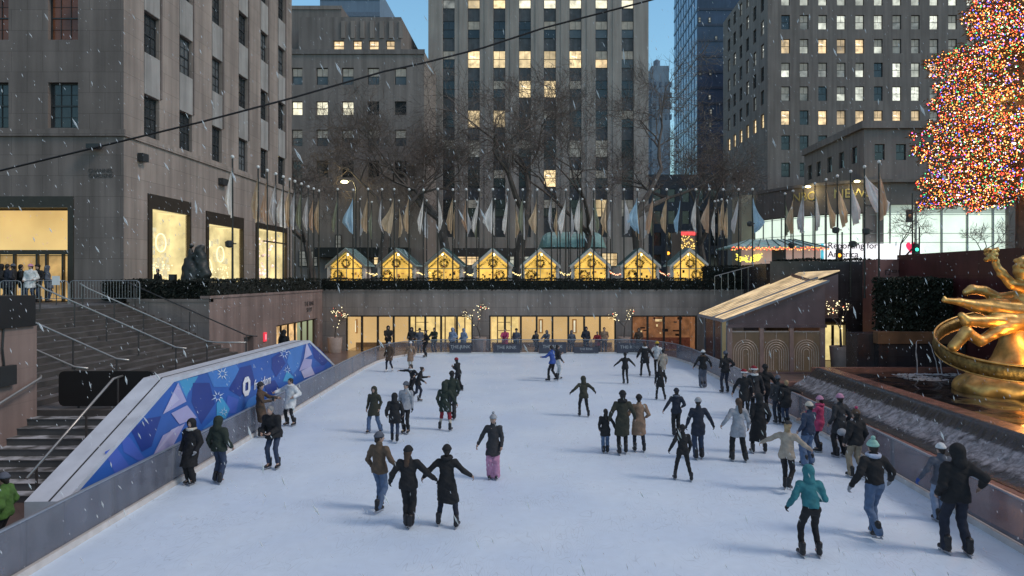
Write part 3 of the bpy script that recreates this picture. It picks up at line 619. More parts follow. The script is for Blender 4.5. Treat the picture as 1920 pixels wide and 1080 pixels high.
mk = MB()
for u, v, w, h in ((1660,506,9,9),(1673,506,8,5),(1684,506,8,5),(1660,524,7,6)):
    A = P(u, v+h, 39.79); B = P(u+w, v, 39.79); t = .03
    mk.box((A.x,39.77,A.z),(B.x,39.795,A.z+t)); mk.box((A.x,39.77,B.z-t),(B.x,39.795,B.z)); mk.box((A.x,39.77,A.z+t),(A.x+t,39.795,B.z-t)); mk.box((B.x-t,39.77,A.z+t),(B.x,39.795,B.z-t))
part(mk, 'carved_marks', mat('carved_shadow', (.05,.03,.03), .8, 0), pr)  # raised dark strips, the shade of carved grooves is their colour
# fountain planter, basin, cascade
WETR = mat('wet_red_stone', (.24,.12,.095), .22, .3, 2.5, 0, .15, 14); DWAT = mat('dark_water', (.018,.016,.018), .08, .2, 1, 0, .5, 3)
fo = thing('fountain_basin', 'terraced stone fountain basin on the right of the rink', 'fountain', (14,18,FZ))
b = MB().box((9.22,1.6,FZ), (11.35,31.2,.10)); b.box((12.62,1.6,FZ), (13.45,31.6,.95)); b.box((9.22,31.2,FZ),(12.62,31.6,.3)); b.box((13.45,31.3,FZ),(20.9,31.6,.95)); part(b, 'ledge', WETR, fo)
for k in range(3): pass
part(MB().box((13.45,1.6,FZ),(20.98,31.3,.70)), 'basin', mat('basin_stone', (.07,.06,.06), .4, .2, 2), fo)
b = MB(); ny, nx = 140, 30
for j in range(ny+1):
    for i in range(nx+1):
        x = 13.45+7.5*i/nx; y = 1.6+29.6*j/ny; b.v.append((x, y, .76+.02*math.sin(x*3+y*1.7)+.015*math.sin(y*4.3-x*2)+.012*R_.random()))
for j in range(ny):
    for i in range(nx): q = j*(nx+1)+i; b.f.append((q, q+1, q+nx+2, q+nx+1)); b.m.append(0)
b.smooth = True; struct('basin_water', b, DWAT)
def froth_mat():
    m = bpy.data.materials.new('frothing_water'); m.use_nodes = True; N = m.node_tree.nodes; L = m.node_tree.links; p = N['Principled BSDF']
    g = N.new('ShaderNodeNewGeometry'); mp = N.new('ShaderNodeMapping'); mp.inputs['Scale'].default_value = (1.3, 1.6, 1.3); L.new(g.outputs['Position'], mp.inputs['Vector'])
    n = N.new('ShaderNodeTexNoise'); n.inputs['Scale'].default_value = 3.2; n.inputs['Detail'].default_value = 9; n.inputs['Roughness'].default_value = .72; n.inputs['Distortion'].default_value = .6; L.new(mp.outputs[0], n.inputs['Vector'])
    sp = N.new('ShaderNodeSeparateXYZ'); L.new(g.outputs['Position'], sp.inputs[0])
    c1 = N.new('ShaderNodeMapRange'); c1.inputs['From Min'].default_value = 12.34; c1.inputs['From Max'].default_value = 12.22; c1.inputs['To Min'].default_value = -.20; c1.inputs['To Max'].default_value = .10; L.new(sp.outputs[0], c1.inputs['Value'])
    c2 = N.new('ShaderNodeMapRange'); c2.inputs['From Min'].default_value = 11.45; c2.inputs['From Max'].default_value = 11.75; c2.inputs['To Min'].default_value = -.3; c2.inputs['To Max'].default_value = 0; L.new(sp.outputs[0], c2.inputs['Value'])
    a = N.new('ShaderNodeMath'); L.new(n.outputs['Fac'], a.inputs[0]); L.new(c1.outputs[0], a.inputs[1]); a2 = N.new('ShaderNodeMath'); L.new(a.outputs[0], a2.inputs[0]); L.new(c2.outputs[0], a2.inputs[1])
    r = N.new('ShaderNodeValToRGB'); r.color_ramp.elements[0].position = .42; r.color_ramp.elements[0].color = (.03,.026,.028,1); r.color_ramp.elements[1].position = .80; r.color_ramp.elements[1].color = (.46,.45,.49,1)
    L.new(a2.outputs[0], r.inputs[0]); L.new(r.outputs[0], p.inputs['Base Color']); p.inputs['Roughness'].default_value = .25; return m
b = MB(); prof = [(11.2,.10),(11.4,.12),(11.6,.17),(11.8,.25),(11.95,.33),(12.1,.44),(12.2,.53),(12.3,.63),(12.42,.76),(12.52,.87),(12.62,.95),(12.72,.975)]
ny = 520
for j in range(ny+1):
    y = 1.6+29.5*j/ny
    for x, z in prof:
        w = .07*min(1, max(0, (x-11.4)/.35))*(1 if x < 12.25 else .15)
        b.v.append((x+R_.uniform(-.02,.02), y+R_.uniform(-.02,.02), z+.012+w*(abs(math.sin(y*5.3+math.sin(y*1.9)*2+x*3))*.5+R_.random()*.7)))
K = len(prof)
for j in range(ny):
    for i in range(K-1): q = j*K+i; b.f.append((q, q+1, q+K+1, q+K)); b.m.append(0)
b.smooth = True; struct('cascade_water', b, froth_mat())
LEAF = mat('dark_evergreen_leaf', (.012,.018,.009), .7, .45, 3)
LEAFB = mat('near_black_leaf', (.009,.012,.008), .75, .5, 2.5)
def leaves(b, n, fn, size, m=None):
    for _ in range(n):
        c = Vector(fn()); a = Vector((R_.gauss(0,1), R_.gauss(0,1), R_.gauss(0,1))).normalized(); u = a.orthogonal().normalized()*size*R_.uniform(.6,1.3); v = a.cross(u).normalized()*size*R_.uniform(.25,.5)
        b.face([c-u, c+v, c+u, c-v], m)
def hedge(label, x0, y0, x1, y1, z0, z1, n, size=.09, m=LEAFB, round_=0):
    t = thing('hedge', label, 'hedge', ((x0+x1)/2, (y0+y1)/2, z0)); b = MB().box((x0+.1,y0+.1,z0), (x1-.1,y1-.1,z1-.1)); part(b, 'stems', mat('hedge_dark_core', (.008,.01,.007), .9, .2), t)
    def fn():
        f = R_.random(); x = R_.uniform(x0, x1); y = R_.uniform(y0, y1)
        z = z1+R_.gauss(0,.03)+.06*math.sin(x*2.1)*math.sin(y*1.7)
        if f < .35: return (x, y, z)
        z = R_.uniform(z0, z1)
        if f < .7: return (x, y0+R_.gauss(0,.03), z)
        if f < .8: return (x0+R_.gauss(0,.03), y, z)
        return (x1+R_.gauss(0,.03), y, z)
    b = MB(); leaves(b, n, fn, size); part(b, 'foliage', m, t); return t
hedge('long low dark hedge along the top of the far wall', -15.2, 47.9, 15.8, 49.4, 4.2, 4.98, 9000)
hedge('dark hedge along the top of the left wall beyond the stairs', -16.7, 31.6, -15.25, 47.9, 4.15, 4.95, 5000)
hedge('dark hedge behind the upper stairs under the shop windows', -20.2, 31.6, -16.8, 33.4, 4.0, 4.92, 3500)
hedge('tall rounded evergreen hedge in the planter left of the statue', 17.5, 34, 20.6, 35.8, 2.4, 5.0, 7000, .11, LEAF)
o = thing('fountain_planter', 'brown and black stone planter wall behind the fountain spouts', 'planter', (18.5,34,FZ))
part(MB().box((16.6,33.4,1.85),(20.95,33.9,2.42)), 'brown_rim', mat('brown_stone_rim', (.17,.09,.05), .5, .25, 1.5), o); part(MB().box((15.85,33.95,FZ),(20.97,35.2,2.3)), 'box', DKG, o); part(MB().box((16.7,33.5,FZ),(20.95,33.9,1.85)), 'front', DKG, o)
# spouts
SPR = mat('spray_water', (.6,.62,.66), .3, .1, alpha=.55)
for k, px in enumerate((1712, 1738, 1752, 1765)):
    t = thing('water_spout', ORD[k].replace('fourth','rightmost')+' thin jet of water arcing from the fountain planter', 'water jet', P(px,700,30), 0, 'water jets left of the statue')
    b = MB(); a0 = P(px+[16,4,5,-4][k], 638+3*k, 31.8)
    for j in range(3):
        dx = R_.uniform(-.05,.05); pts = [(a0.x-[.9,.35,.5,-.1][k]*q**.55+dx*q+.02*math.sin(q*17+j), a0.y-1.3*q, a0.z+.25*q-(a0.z-.6)*q*q-.1*q) for q in [i/9 for i in range(10)]]; b.tube(pts, [.006+.007*R_.random() for _ in pts], 4)
    part(b, 'stream', SPR, t)
b = MB()
for px, py, rr in ((1705,703,.75),(1722,708,.9),(1745,712,.7),(1735,702,.6),(1785,703,.8)):
    c = G(px, py, .78)
    for _ in range(90): a = R_.uniform(0,2*PI); q = rr*math.sqrt(R_.random()); b.ball((c.x+q*math.cos(a), c.y+q*.5*math.sin(a), .79), R_.uniform(.02,.07), None, 6, 3, (1.4,1,.3))
o = struct('splash_foam', b, SPR)
# ================================================================ buildings
def bld(name, label, base): return thing(name, label, 'building', base)
# ---- near left building
L1 = bld('corner_building', 'near limestone office block with lit shop windows on the left', (-25,40,PZ))
DX, DY0, DY1 = -20.0, 32.9, 55.3
b = MB()
# right face: strips between z 12 and top, shop windows below
cols = [(34.6,36.0),(38.0,39.4),(41.8,43.1),(45.5,46.9),(49.1,50.4),(52.4,53.8)]
U, N_ = Vector((0,1,0)), Vector((1,0,0)); top = 34.0
rows = [(12.3+4.25*k-(0 if k else 0), 14.42+4.25*k) for k in range(5)]
org = (DX, DY0, PZ); rz = lambda z: z-PZ
shops = [(34.9,39.2,PZ+.6,9.4),(41.0,46.2,PZ+.6,9.1),(48.2,54.2,PZ+.6,9.0)]
holes = [(c0-DY0, rz(z0), c1-DY0, rz(z1)) for c0, c1 in cols for z0, z1 in rows if not (False)]
holes += [(y0-DY0, rz(z0), y1-DY0, rz(z1)) for y0, y1, z0, z1 in shops]
facade(b, org, U, N_, DY1-DY0, top-PZ, holes, .28, STONE)
# shadow lines drawn as thin ribs of darker stone, plus paler raised spandrels
for c0, c1 in cols:
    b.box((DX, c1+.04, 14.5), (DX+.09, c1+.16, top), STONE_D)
    for z0, z1 in rows[:-1]: b.box((DX+.001, c0, z1+.02), (DX+.035, c1, z0+4.23), mat('pale_spandrel', (.33,.31,.30), .85, .1, 1, .3))
# front face (towards camera)
U2, N2 = Vector((1,0,0)), Vector((0,-1,0)); FX0 = -34.0
fcols = [(-27.0,-25.55),(-23.65,-22.2),(-30.6,-29.1)]
frows = [(12.3+4.25*k, 14.5+4.25*k) for k in range(5)]
dx0, dx1 = -31.0, -22.4
fh = [(a-FX0, rz(z0), c-FX0, rz(z1)) for a, c in fcols for z0, z1 in frows]+[(dx0-FX0, 0, dx1-FX0, rz(9.0))]
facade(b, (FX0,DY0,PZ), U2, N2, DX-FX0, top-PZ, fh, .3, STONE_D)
b.face([(FX0,DY0,top),(DX,DY0,top),(DX,DY1,top),(FX0,DY1,top)], STONE); b.face([(DX,DY1,PZ),(FX0,DY1,PZ),(FX0,DY1,top),(DX,DY1,top)], STONE); b.face([(FX0,DY1,PZ),(FX0,DY0,PZ),(FX0,DY0,top),(FX0,DY1,top)], STONE)
b.box((FX0,DY0-.10,11.9),(DX+.10,DY0,12.22), STONE_D); b.box((DX,DY0,11.9),(DX+.10,DY1,12.22), STONE)
part(b, 'wall', None, L1)
for a, c in fcols[:2]:
    for k, (z0, z1) in enumerate(frows):
        w = place(win_mesh(c-a, z1-z0, 'multi', GLASSD if k != 1 else mat('reddish_lit_glass', (.06,.03,.02), .2, .5, .8, emit=(.8,.25,.08), es=.05)), L1, wmat((FX0,DY0,0), U2, N2, (a+c)/2-FX0, z0, .2))
for a, c in cols:
    for k, (z0, z1) in enumerate(rows):
        place(win_mesh(c-a, z1-z0, 'multi', GLASSD if (k*7+int(a)) % 3 else GLASSG), L1, wmat((DX,DY0,0), U, N_, (a+c)/2-DY0, z0, .18))
SHOP = mat('shop_display_back', (.25,.22,.14), .6, .35, .9, emit=(1,.82,.40), es=.74); SPARK = mat('sparkling_ornament', (.6,.55,.3), .3, 0, emit=(1,.85,.5), es=1.3); PALEB = mat('pale_display_box', (.55,.5,.36), .6, .2, 4, emit=(.9,.78,.48), es=.5)
for i, (y0, y1, z0, z1) in enumerate(shops):
    s = part(MB().box((DX-1.2,y0,z0),(DX-1.15,y1,z1)), 'shop_window', SHOP, L1)
    fr = MB(); wv = .22 if i == 0 else .18; ht = .75 if i < 2 else .4
    fr.box((DX-.15,y0,z1-ht),(DX+.06,y1,z1)); fr.box((DX-.15,y0,z0),(DX+.06,y0+wv+.15,z1-ht)); fr.box((DX-.15,y1-.14,z0),(DX+.06,y1,z1-ht)); fr.box((DX-.12,y0,z0),(DX+.03,y1,z0+.12))
    def sub(mb, nm, m): lx = L1.location; mb.v = [(x-lx.x, y-lx.y, z-lx.z) for x, y, z in mb.v]; return mb.build(nm, m, s)
    sub(fr, 'frame', BRONZE)
    sub(MB().face([(DX-1.15,y0,z1-ht),(DX-.1,y0,z1-ht),(DX-.1,y1,z1-ht),(DX-1.15,y1,z1-ht)]).face([(DX-1.15,y1,z0),(DX-.1,y1,z0),(DX-.1,y1,z1),(DX-1.15,y1,z1)]), 'reveal', SHOP)
    if i < 2:
        q = MB()
        for k in range(46 if i == 0 else 14):
            yy = R_.uniform(y0+.6, y1-.7); zz = z0+R_.random()**1.6*(z1-z0-ht)*.72; q.box((DX-1.1, yy, zz), (DX-.85, yy+R_.uniform(.15,.4), zz+R_.uniform(.2,.45)))
        sub(q, 'display_boxes', PALEB)
        q = MB()
        for k in range(130):
            sd_ = R_.choice([0,1]); yy = y0+.45+R_.random()*.5 if sd_ == 0 else R_.uniform(y0+.5,y1-.4); q.ball((DX-.8, yy, z0+R_.uniform(.1, (z1-z0-ht)*(.85 if sd_ == 0 else .35))), R_.uniform(.02,.05), None, 5, 3)
        for (yc, zc, rr) in (((37.5,7.0,.5),(36.6,5.2,.45)) if i == 0 else ((42.6,5.6,.75),(44.5,6.6,.5),(42.8,7.2,.3))):
            q.tube([(DX-.75, yc+rr*math.cos(2*PI*t/20), zc+rr*math.sin(2*PI*t/20)) for t in range(21)], .035, 5)
        sub(q, 'ornaments', SPARK)
    else:
        q = MB()
        for k in range(60): q.ball((DX-.8, R_.uniform(y0+.5,y1-.4), R_.uniform(z0+.4,z1-.8)), R_.uniform(.05,.14), None, 5, 3)
        sub(q, 'ornaments', mat('colourful_display', (.5,.35,.3), .5, .8, 3, emit=(1,.7,.6), es=1.0))
        sub(MB().box((DX-.1,y0+1.6,z0+3.2),(DX+.02,y1,z0+3.3)), 'sash_bar', BRONZE)
# entrance
e0, e1 = dx0, dx1; Y = DY0
s = part(MB().face([(e0,Y+2.4,PZ+2.35),(e1,Y+2.4,PZ+2.35),(e1,Y+2.4,8.55),(e0,Y+2.4,8.55)]), 'entrance_upper_glow', mat('entrance_ceiling_glow', (.5,.4,.2), .6, .22, .28, emit=(1,.66,.25), es=.72), L1)
q = MB().face([(e0,Y+2.4,PZ),(e1,Y+2.4,PZ),(e1,Y+2.4,PZ+2.3),(e0,Y+2.4,PZ+2.3)]); part(q, 'entrance_lobby', mat('entrance_lobby', (.3,.2,.1), .6, .6, .9, emit=(1,.62,.22), es=.42), L1)
part(MB().face([(e1,Y+.31,PZ),(e1,Y+2.4,PZ),(e1,Y+2.4,8.55),(e1,Y+.31,8.55)]), 'entrance_side', mat('entrance_ceiling_glow', (.5,.4,.2)), L1)
fr = MB(); fr.box((e0,Y-.04,8.45),(e1,Y+.2,9.0)); fr.box((e1-.28,Y-.04,PZ),(e1,Y+.2,8.45)); fr.box((e0,Y-.03,PZ+2.3),(e1-.28,Y+.2,PZ+2.52))
for x in (-23.75,-24.2,-25.3,-26.1,-27.4,-28.6,-22.95): fr.box((x-.05,Y,PZ),(x+.05,Y+.14,PZ+2.3))
for x in (-23.3,-24.7): fr.box((x-.4,Y+.02,PZ+.95),(x+.4,Y+.1,PZ+1.03))
part(fr, 'entrance_frame', BRONZE, L1)
ch = MB()
for k in range(26): ch.ball((-23.0+R_.gauss(0,.09), Y+1.5, 6.7+R_.gauss(0,.42)), .045, None, 5, 3)
part(ch, 'chandelier', SPARK, L1)
text('CHANNEL\nGARDENS', .26, mat('dark_metal_letters', (.07,.06,.06)), 'lettering', L1, basis(P(189,325,DY0)+Vector((0,-.02,0)), (1,0,0), (0,0,1)), bold=.004)
fl = MB()
for px, py, d in ((182,275,32.8),): c = P(px,py,d); fl.box((c.x-.35,c.y-.3,c.z-.12),(c.x+.25,c.y,c.z+.1))
fl.box((DX,34.0,10.9),(DX+.3,34.5,11.3)); fl.box((DX,42.6,10.9),(DX+.3,43.4,11.3)); part(fl, 'wall_fixture', FRAME, L1)
# ---- centre tower
CT = bld('central_tower', 'tall limestone tower with vertical piers and lit windows in the centre', (0,95,PZ))
d = 90; s = F/d; xl, xr = (803-CX)/s, (1216-CX)/s; b = MB(); topz = 48
cc = [841,888,936,984,1031,1079,1128,1177]; hw = .8
cxs = [(c-CX)/s for c in cc]; holes = [(x-hw-xl, 6.5, x+hw-xl, topz-PZ) for x in cxs]
facade(b, (xl,d,PZ), (1,0,0), (0,-1,0), xr-xl, topz-PZ, holes, .55, STONE_C)
b.face([(xl,d+22,PZ),(xl,d,PZ),(xl,d,topz),(xl,d+22,topz)], STONE_C); b.face([(xr,d,PZ),(xr,d+22,PZ),(xr,d+22,topz),(xr,d,topz)], STONE_C)
for x in cxs: b.face([(x-hw,d+.5,PZ),(x+hw,d+.5,PZ),(x+hw,d+.5,topz),(x-hw,d+.5,topz)], SPAN)
for i in range(7): xm = (cxs[i]+cxs[i+1])/2; b.box((xm-.25,d-.07,PZ),(xm+.25,d,topz), STONE_C)
part(b, 'wall', None, CT)
tops = [-18+56*k for k in range(-1,9)]
litmap = {-1:'g'*8, 0:'wggGGGGG', 1:'dddddbbb', 2:'dgggggmb', 3:'dddggddd', 4:'dggddddd', 5:'dwdddwwd', 6:'ddddgdbd', 7:'ddddddgw', 8:'dddddddd'}
for ri, ty in enumerate(tops):
    row = litmap[ri-1] if ri-1 in litmap else 'd'*8
    for ci, x in enumerate(cxs):
        k = row[ci]; z0 = H-(ty+32-CY)/s
        pm, st = {'g':(lit('gold'),'sash'), 'G':(lit('bright'),'sash'), 'w':(lit('dim'),'blind'), 'd':(GLASSD,'blind' if (ci+ri)%3==0 else 'sash'), 'b':(GLASSG,'blind'), 'm':(lit('warm'),'blind')}[k]
        if z0 < PZ+6.5: continue
        place(win_mesh(2*hw, 2.3, st, pm, .06), CT, wmat((xl,d,0),(1,0,0),(0,-1,0), x-xl, z0, .42))
# street level shops
AWN = mat('dark_awning', (.02,.022,.022), .7, .2, 2)
sf = MB()
for x0, x1, y0, y1, k in ((855,900,472,498,'warm'),(955,1000,474,500,'white'),(1128,1158,474,500,'gold'),(1165,1182,372,394,'warm')):
    A = P(x0,y1,d-.1); B = P(x1,y0,d-.1)
    if y1 < 400: continue
    w = place(win_mesh(B.x-A.x, B.z-A.z, 'multi', lit(k), .1), CT, wmat((0,d-.12,0),(1,0,0),(0,-1,0),(A.x+B.x)/2,A.z,0), 'shop_window')
a0, a1 = P(850,475,d), P(1010,465,d); part(MB().prism([(a0.x,d,a0.z),(a0.x,d-1.5,a0.z-.5),(a0.x,d,a1.z)], (a1.x-a0.x,0,0)), 'awning', AWN, CT)
# ---- stepped building on the left
LB = bld('stepped_building', 'grey stepped back stone building between the corner block and central tower', (-25,85,PZ))
b = MB()
def block(x0, x1, d0, d1, z1, m, holes=(), dep=.3):
    facade(b, (x0,d0,PZ), (1,0,0), (0,-1,0), x1-x0, z1-PZ, holes, dep, m)
    b.face([(x1,d0,PZ),(x1,d1,PZ),(x1,d1,z1),(x1,d0,z1)], m); b.face([(x0,d0,z1),(x1,d0,z1),(x1,d1,z1),(x0,d1,z1)], m); b.face([(x0,d1,PZ),(x0,d0,PZ),(x0,d0,z1),(x0,d1,z1)], m)
d = 80; s = F/d; x0 = (500-CX)/s; wr = [(127,159,'b'),(190,216,'l'),(243,274,'b'),(301,333,'d')]; wc = [(547,567),(593,615),(641,663),(689,711),(740,762)]
z_ = lambda y: H-(y-CY)/s
hs = [((a-CX)/s-x0, z_(y1)-PZ, (c-CX)/s-x0, z_(y0)-PZ) for a, c in wc for y0, y1, _ in wr]
block(x0, (795-CX)/s, d, 89.3, z_(95), STONE_M, hs)
b.box((x0,d-.15,z_(102)),((795-CX)/s+.1,d-.003,z_(93)), STONE_R)
s2 = F/84; x2 = (560-CX)/s2; zz = lambda y: H-(y-CY)/s2; uw = [(625,645),(662,678),(692,710),(724,740)]
block(x2, (752-CX)/s2, 84, 100, zz(32), STONE_R, [((a-CX)/s2-x2, zz(95)-PZ, (c-CX)/s2-x2, zz(76)-PZ) for a, c in uw])
for k in range(7): xx = (640+18*k-CX)/s2; b.box((xx, 83.85, zz(72)), (xx+.5, 83.997, zz(40)), STONE_M)
s3 = F/88; block((440-CX)/s3, (640-CX)/s3, 88, 104, H-(12-CY)/s3, STONE_R); b.box(((540-CX)/s3, 87.9, H-(18-CY)/s3), ((641-CX)/s3, 88, H-(11-CY)/s3), STONE_M)
part(b, 'wall', None, LB)
for j, (y0, y1, k) in enumerate(wr):
    for i, (a, c) in enumerate(wc):
        pm = lit('bright') if (k == 'l' and i < 3) else GLASSG if k == 'b' else GLASSD
        if k == 'l' and i >= 3: pm = GLASSD
        place(win_mesh((c-a)/s, z_(y0)-z_(y1), 'sash' if pm.name != 'grey_glass' else 'blind', pm, .08), LB, wmat((x0,d,0),(1,0,0),(0,-1,0),((a+c)/2-CX)/s-x0, z_(y1), .2))
for a, c in uw: place(win_mesh((c-a)/s2, zz(76)-zz(95), 'sash', lit('warm')), LB, wmat((x2,84,0),(1,0,0),(0,-1,0),((a+c)/2-CX)/s2-x2, zz(95), .2))
for x0_, x1_, y0, y1, k in ((700,722,475,497,'gold'),(560,596,470,500,'dim'),(628,640,440,475,'dim')):
    A = P(x0_,y1,d-.1); B = P(x1_,y0,d-.1); place(win_mesh(B.x-A.x, B.z-A.z, 'multi', lit(k), .1), LB, wmat((0,d-.12,0),(1,0,0),(0,-1,0),(A.x+B.x)/2,A.z,0), 'shop_window')
a0, a1 = P(597,478,d), P(770,465,d); part(MB().box((a0.x,d-1.6,a0.z-.3),(a1.x,d-.02,a1.z)), 'awning', AWN, LB)
HT = bld('hazy_tower', 'hazy blue tower fading behind the stepped building', (-38,150,PZ))
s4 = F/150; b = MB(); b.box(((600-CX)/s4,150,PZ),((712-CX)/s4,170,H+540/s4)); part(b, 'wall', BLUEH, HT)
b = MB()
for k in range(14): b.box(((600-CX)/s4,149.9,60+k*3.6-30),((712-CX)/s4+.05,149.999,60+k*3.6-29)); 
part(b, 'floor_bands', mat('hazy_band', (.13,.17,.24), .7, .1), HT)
SB = bld('distant_building', 'small distant blue grey building with rooftop water tank in the sky gap', (40,220,PZ))
s5 = F/220; q = lambda x, y: ((x-CX)/s5, H-(y-CY)/s5); b = MB()
for xa, xb, yt in ((1205,1260,152),(1217,1257,142),(1224,1257,119)): A = q(xa,520); B = q(xb,yt); b.box((A[0],220+yt*.02,PZ),(B[0],232-yt*.02,B[1]))
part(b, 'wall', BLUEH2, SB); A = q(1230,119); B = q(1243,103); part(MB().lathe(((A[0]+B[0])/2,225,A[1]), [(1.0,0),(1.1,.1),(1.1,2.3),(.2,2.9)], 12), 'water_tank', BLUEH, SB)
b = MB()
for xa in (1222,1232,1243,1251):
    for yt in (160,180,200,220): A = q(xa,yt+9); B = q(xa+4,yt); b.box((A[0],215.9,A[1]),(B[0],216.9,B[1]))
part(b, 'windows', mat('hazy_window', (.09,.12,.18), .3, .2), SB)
# ---- blue glass tower
GT_ = bld('glass_tower', 'dark blue glass skyscraper with slanting floor bands beside the sky gap', (45,160,PZ))
GLB = mat('blue_curtain_glass', (.10,.20,.36), .25, .18, .5, .2, spec=.6, emit=(.25,.45,.8), es=.05); GLN = mat('navy_curtain_glass', (.035,.055,.11), .3, .25, .3, .2)
xx = (1308-CX)*150/F; tz = 96; b = MB()
b.face([(xx,176,PZ),(xx,150,PZ),(xx,150,tz),(xx,176,tz)], GLB); b.face([(xx,150,PZ),(xx+12,150,PZ),(xx+12,150,tz),(xx,150,tz)], GLN); part(b, 'curtain_wall', None, GT_)
b = MB(); c = MB()
for k in range(26): z = 12+k*3.45; b.box((xx-.12,150,z),(xx-.005,176,z+.55)); c.box((xx,149.88,z),(xx+12,149.995,z+.5))
for k in range(9): b.box((xx-.1,150.1+k*2.9,PZ),(xx-.003,150.25+k*2.9,tz))
part(b, 'side_floor_bands', mat('slate_blue_band', (.05,.085,.15), .4, .1), GT_); part(c, 'front_floor_bands', mat('navy_band', (.025,.035,.07), .4, .1), GT_)
for px, py in ((1312,33),(1331,33),(1313,132),(1332,132),(1331,178),(1333,205),(1343,68),(1332,230),(1332,276)):
    A = P(px-2.5,py+9,149.8); B = P(px+2.5,py-1,149.8); place(win_mesh(B.x-A.x,B.z-A.z,'sash',lit('dim'),.1), GT_, wmat((0,149.85,0),(1,0,0),(0,-1,0),(A.x+B.x)/2,A.z,0))
# ---- right stone office block
RB = bld('right_office_block', 'massive dark stone office block with rows of lit windows on the right', (60,120,PZ))
d = 110; s = F/d; xl = 36.9; xr = 85.0; tz = 56; z_ = lambda y: H-(y-CY)/s
wcx = [1473+34.8*k for k in range(12)]; rty = [-62,-17,28,73,117.5,162,207,254,305]; rl = ['wwwwwwwwwwww','wwwwwwwwwwww','xdwwwwddwwww','gwgggwdddddd','wdddwxWWWWdd','ddxwwxwWdddd','gxggggggdddd','xxxxxxxxxxxx','xxxxxxxxxxxx']
hs = []; ww = 1.4; wh = 27/s
for cx_ in wcx:
    for ty in rty: hs.append(((cx_-CX)/s-xl-ww/2, z_(ty)-wh-PZ, (cx_-CX)/s-xl+ww/2, z_(ty)-PZ))
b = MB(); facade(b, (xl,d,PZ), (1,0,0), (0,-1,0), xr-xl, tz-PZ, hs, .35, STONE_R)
scy = [112.6,116.6,120.6,124.6,128.6,132.4]; d1 = 136.5; hs2 = []
srows = [z_(ty)-wh for ty in rty[:7]]
for y in scy:
    for z in srows: hs2.append((d1-y-.8, z-PZ, d1-y+.8, z+wh-PZ))
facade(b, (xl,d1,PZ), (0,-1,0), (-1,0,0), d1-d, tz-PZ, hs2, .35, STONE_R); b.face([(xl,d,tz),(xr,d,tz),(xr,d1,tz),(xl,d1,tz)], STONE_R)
part(b, 'wall', None, RB)
tot = 0
for j, ty in enumerate(rty):
    if j == 0: continue
    for i, cx_ in enumerate(wcx):
        k = rl[j][i]; 
        if tot > 98 or i > 10: continue
        pm = {'w':lit('white'),'W':lit('white'),'g':lit('warm'),'d':lit('dim'),'x':GLASSD}[k]; tot += 1
        place(win_mesh(ww, wh, 'blind' if (k == 'd' or (k == 'w' and R_.random() < .6)) else 'sash', pm, .09), RB, wmat((xl,d,0),(1,0,0),(0,-1,0),(cx_-CX)/s-xl, z_(ty)-wh, .22))
for i, y in enumerate(scy):
    for j, z in enumerate(srows):
        pm = lit('gold') if j == 6 else R_.choice([GLASSD,GLASSD,GLASSG,lit('dim'),lit('dim')])
        place(win_mesh(1.6, wh, 'sash', pm, .1), RB, wmat((xl,d1,0),(0,-1,0),(-1,0,0), d1-y, z, .22), 'side_window')
# ---- annex and studio
AX = bld('corner_annex', 'low dark stone annex with sloping cornice line in front of the office block', (48,88,PZ))
d = 80; s = F/d; xl = (1620-CX)/s; z_ = lambda y: H-(y-CY)/s; tz = z_(230); b = MB()
hs = [((a-CX)/s-xl, z_(y1)-9, (a+19-CX)/s-xl, z_(y0)-9) for a in (1640,1680,1722,1764) for y0, y1 in ((270,300),)]
zb = 9.0
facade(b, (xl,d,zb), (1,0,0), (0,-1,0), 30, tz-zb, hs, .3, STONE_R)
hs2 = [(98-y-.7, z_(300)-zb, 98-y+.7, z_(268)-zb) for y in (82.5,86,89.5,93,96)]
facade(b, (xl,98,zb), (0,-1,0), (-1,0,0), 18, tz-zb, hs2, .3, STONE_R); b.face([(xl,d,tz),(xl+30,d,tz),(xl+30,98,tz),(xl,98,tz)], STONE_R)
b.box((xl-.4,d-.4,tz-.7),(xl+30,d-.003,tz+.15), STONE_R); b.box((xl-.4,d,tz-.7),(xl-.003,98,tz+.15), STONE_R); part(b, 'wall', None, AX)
for a in (1640,1680,1722,1764): place(win_mesh(19/s, 30/s, 'sash', GLASSD), AX, wmat((xl,d,0),(1,0,0),(0,-1,0),(a+9.5-CX)/s-xl, z_(300), .2))
for y in (82.5,86,89.5,93,96): place(win_mesh(1.4, 32/s, 'sash', GLASSD), AX, wmat((xl,98,0),(0,-1,0),(-1,0,0),98-y, z_(300), .2))
ST = bld('corner_studio', 'white lit glass street studio with curved stone fascia and news screen', (45,84,PZ))
plan = [(29.0,91.5),(30.2,88.2),(31.6,85.4),(33.4,83.0),(35.6,81.2),(38.2,80.1),(41.0,79.6),(44,79.6),(47,79.6),(50.0,79.6),(53,79.6),(54.6,79.6)]
STG = mat('studio_white_glow', (.5,.55,.5), .5, .12, .35, emit=(.84,1,.84), es=.92); STG2 = mat('studio_dim_glow', (.3,.33,.3), .5, .12, .35, emit=(.75,.9,.75), es=.42); STF = mat('studio_stone', (.17,.15,.14), .8, .12, .6, .15)
zt = lambda y: H-(y-CY)/16.05
b = MB(); f = MB(); ml = MB()
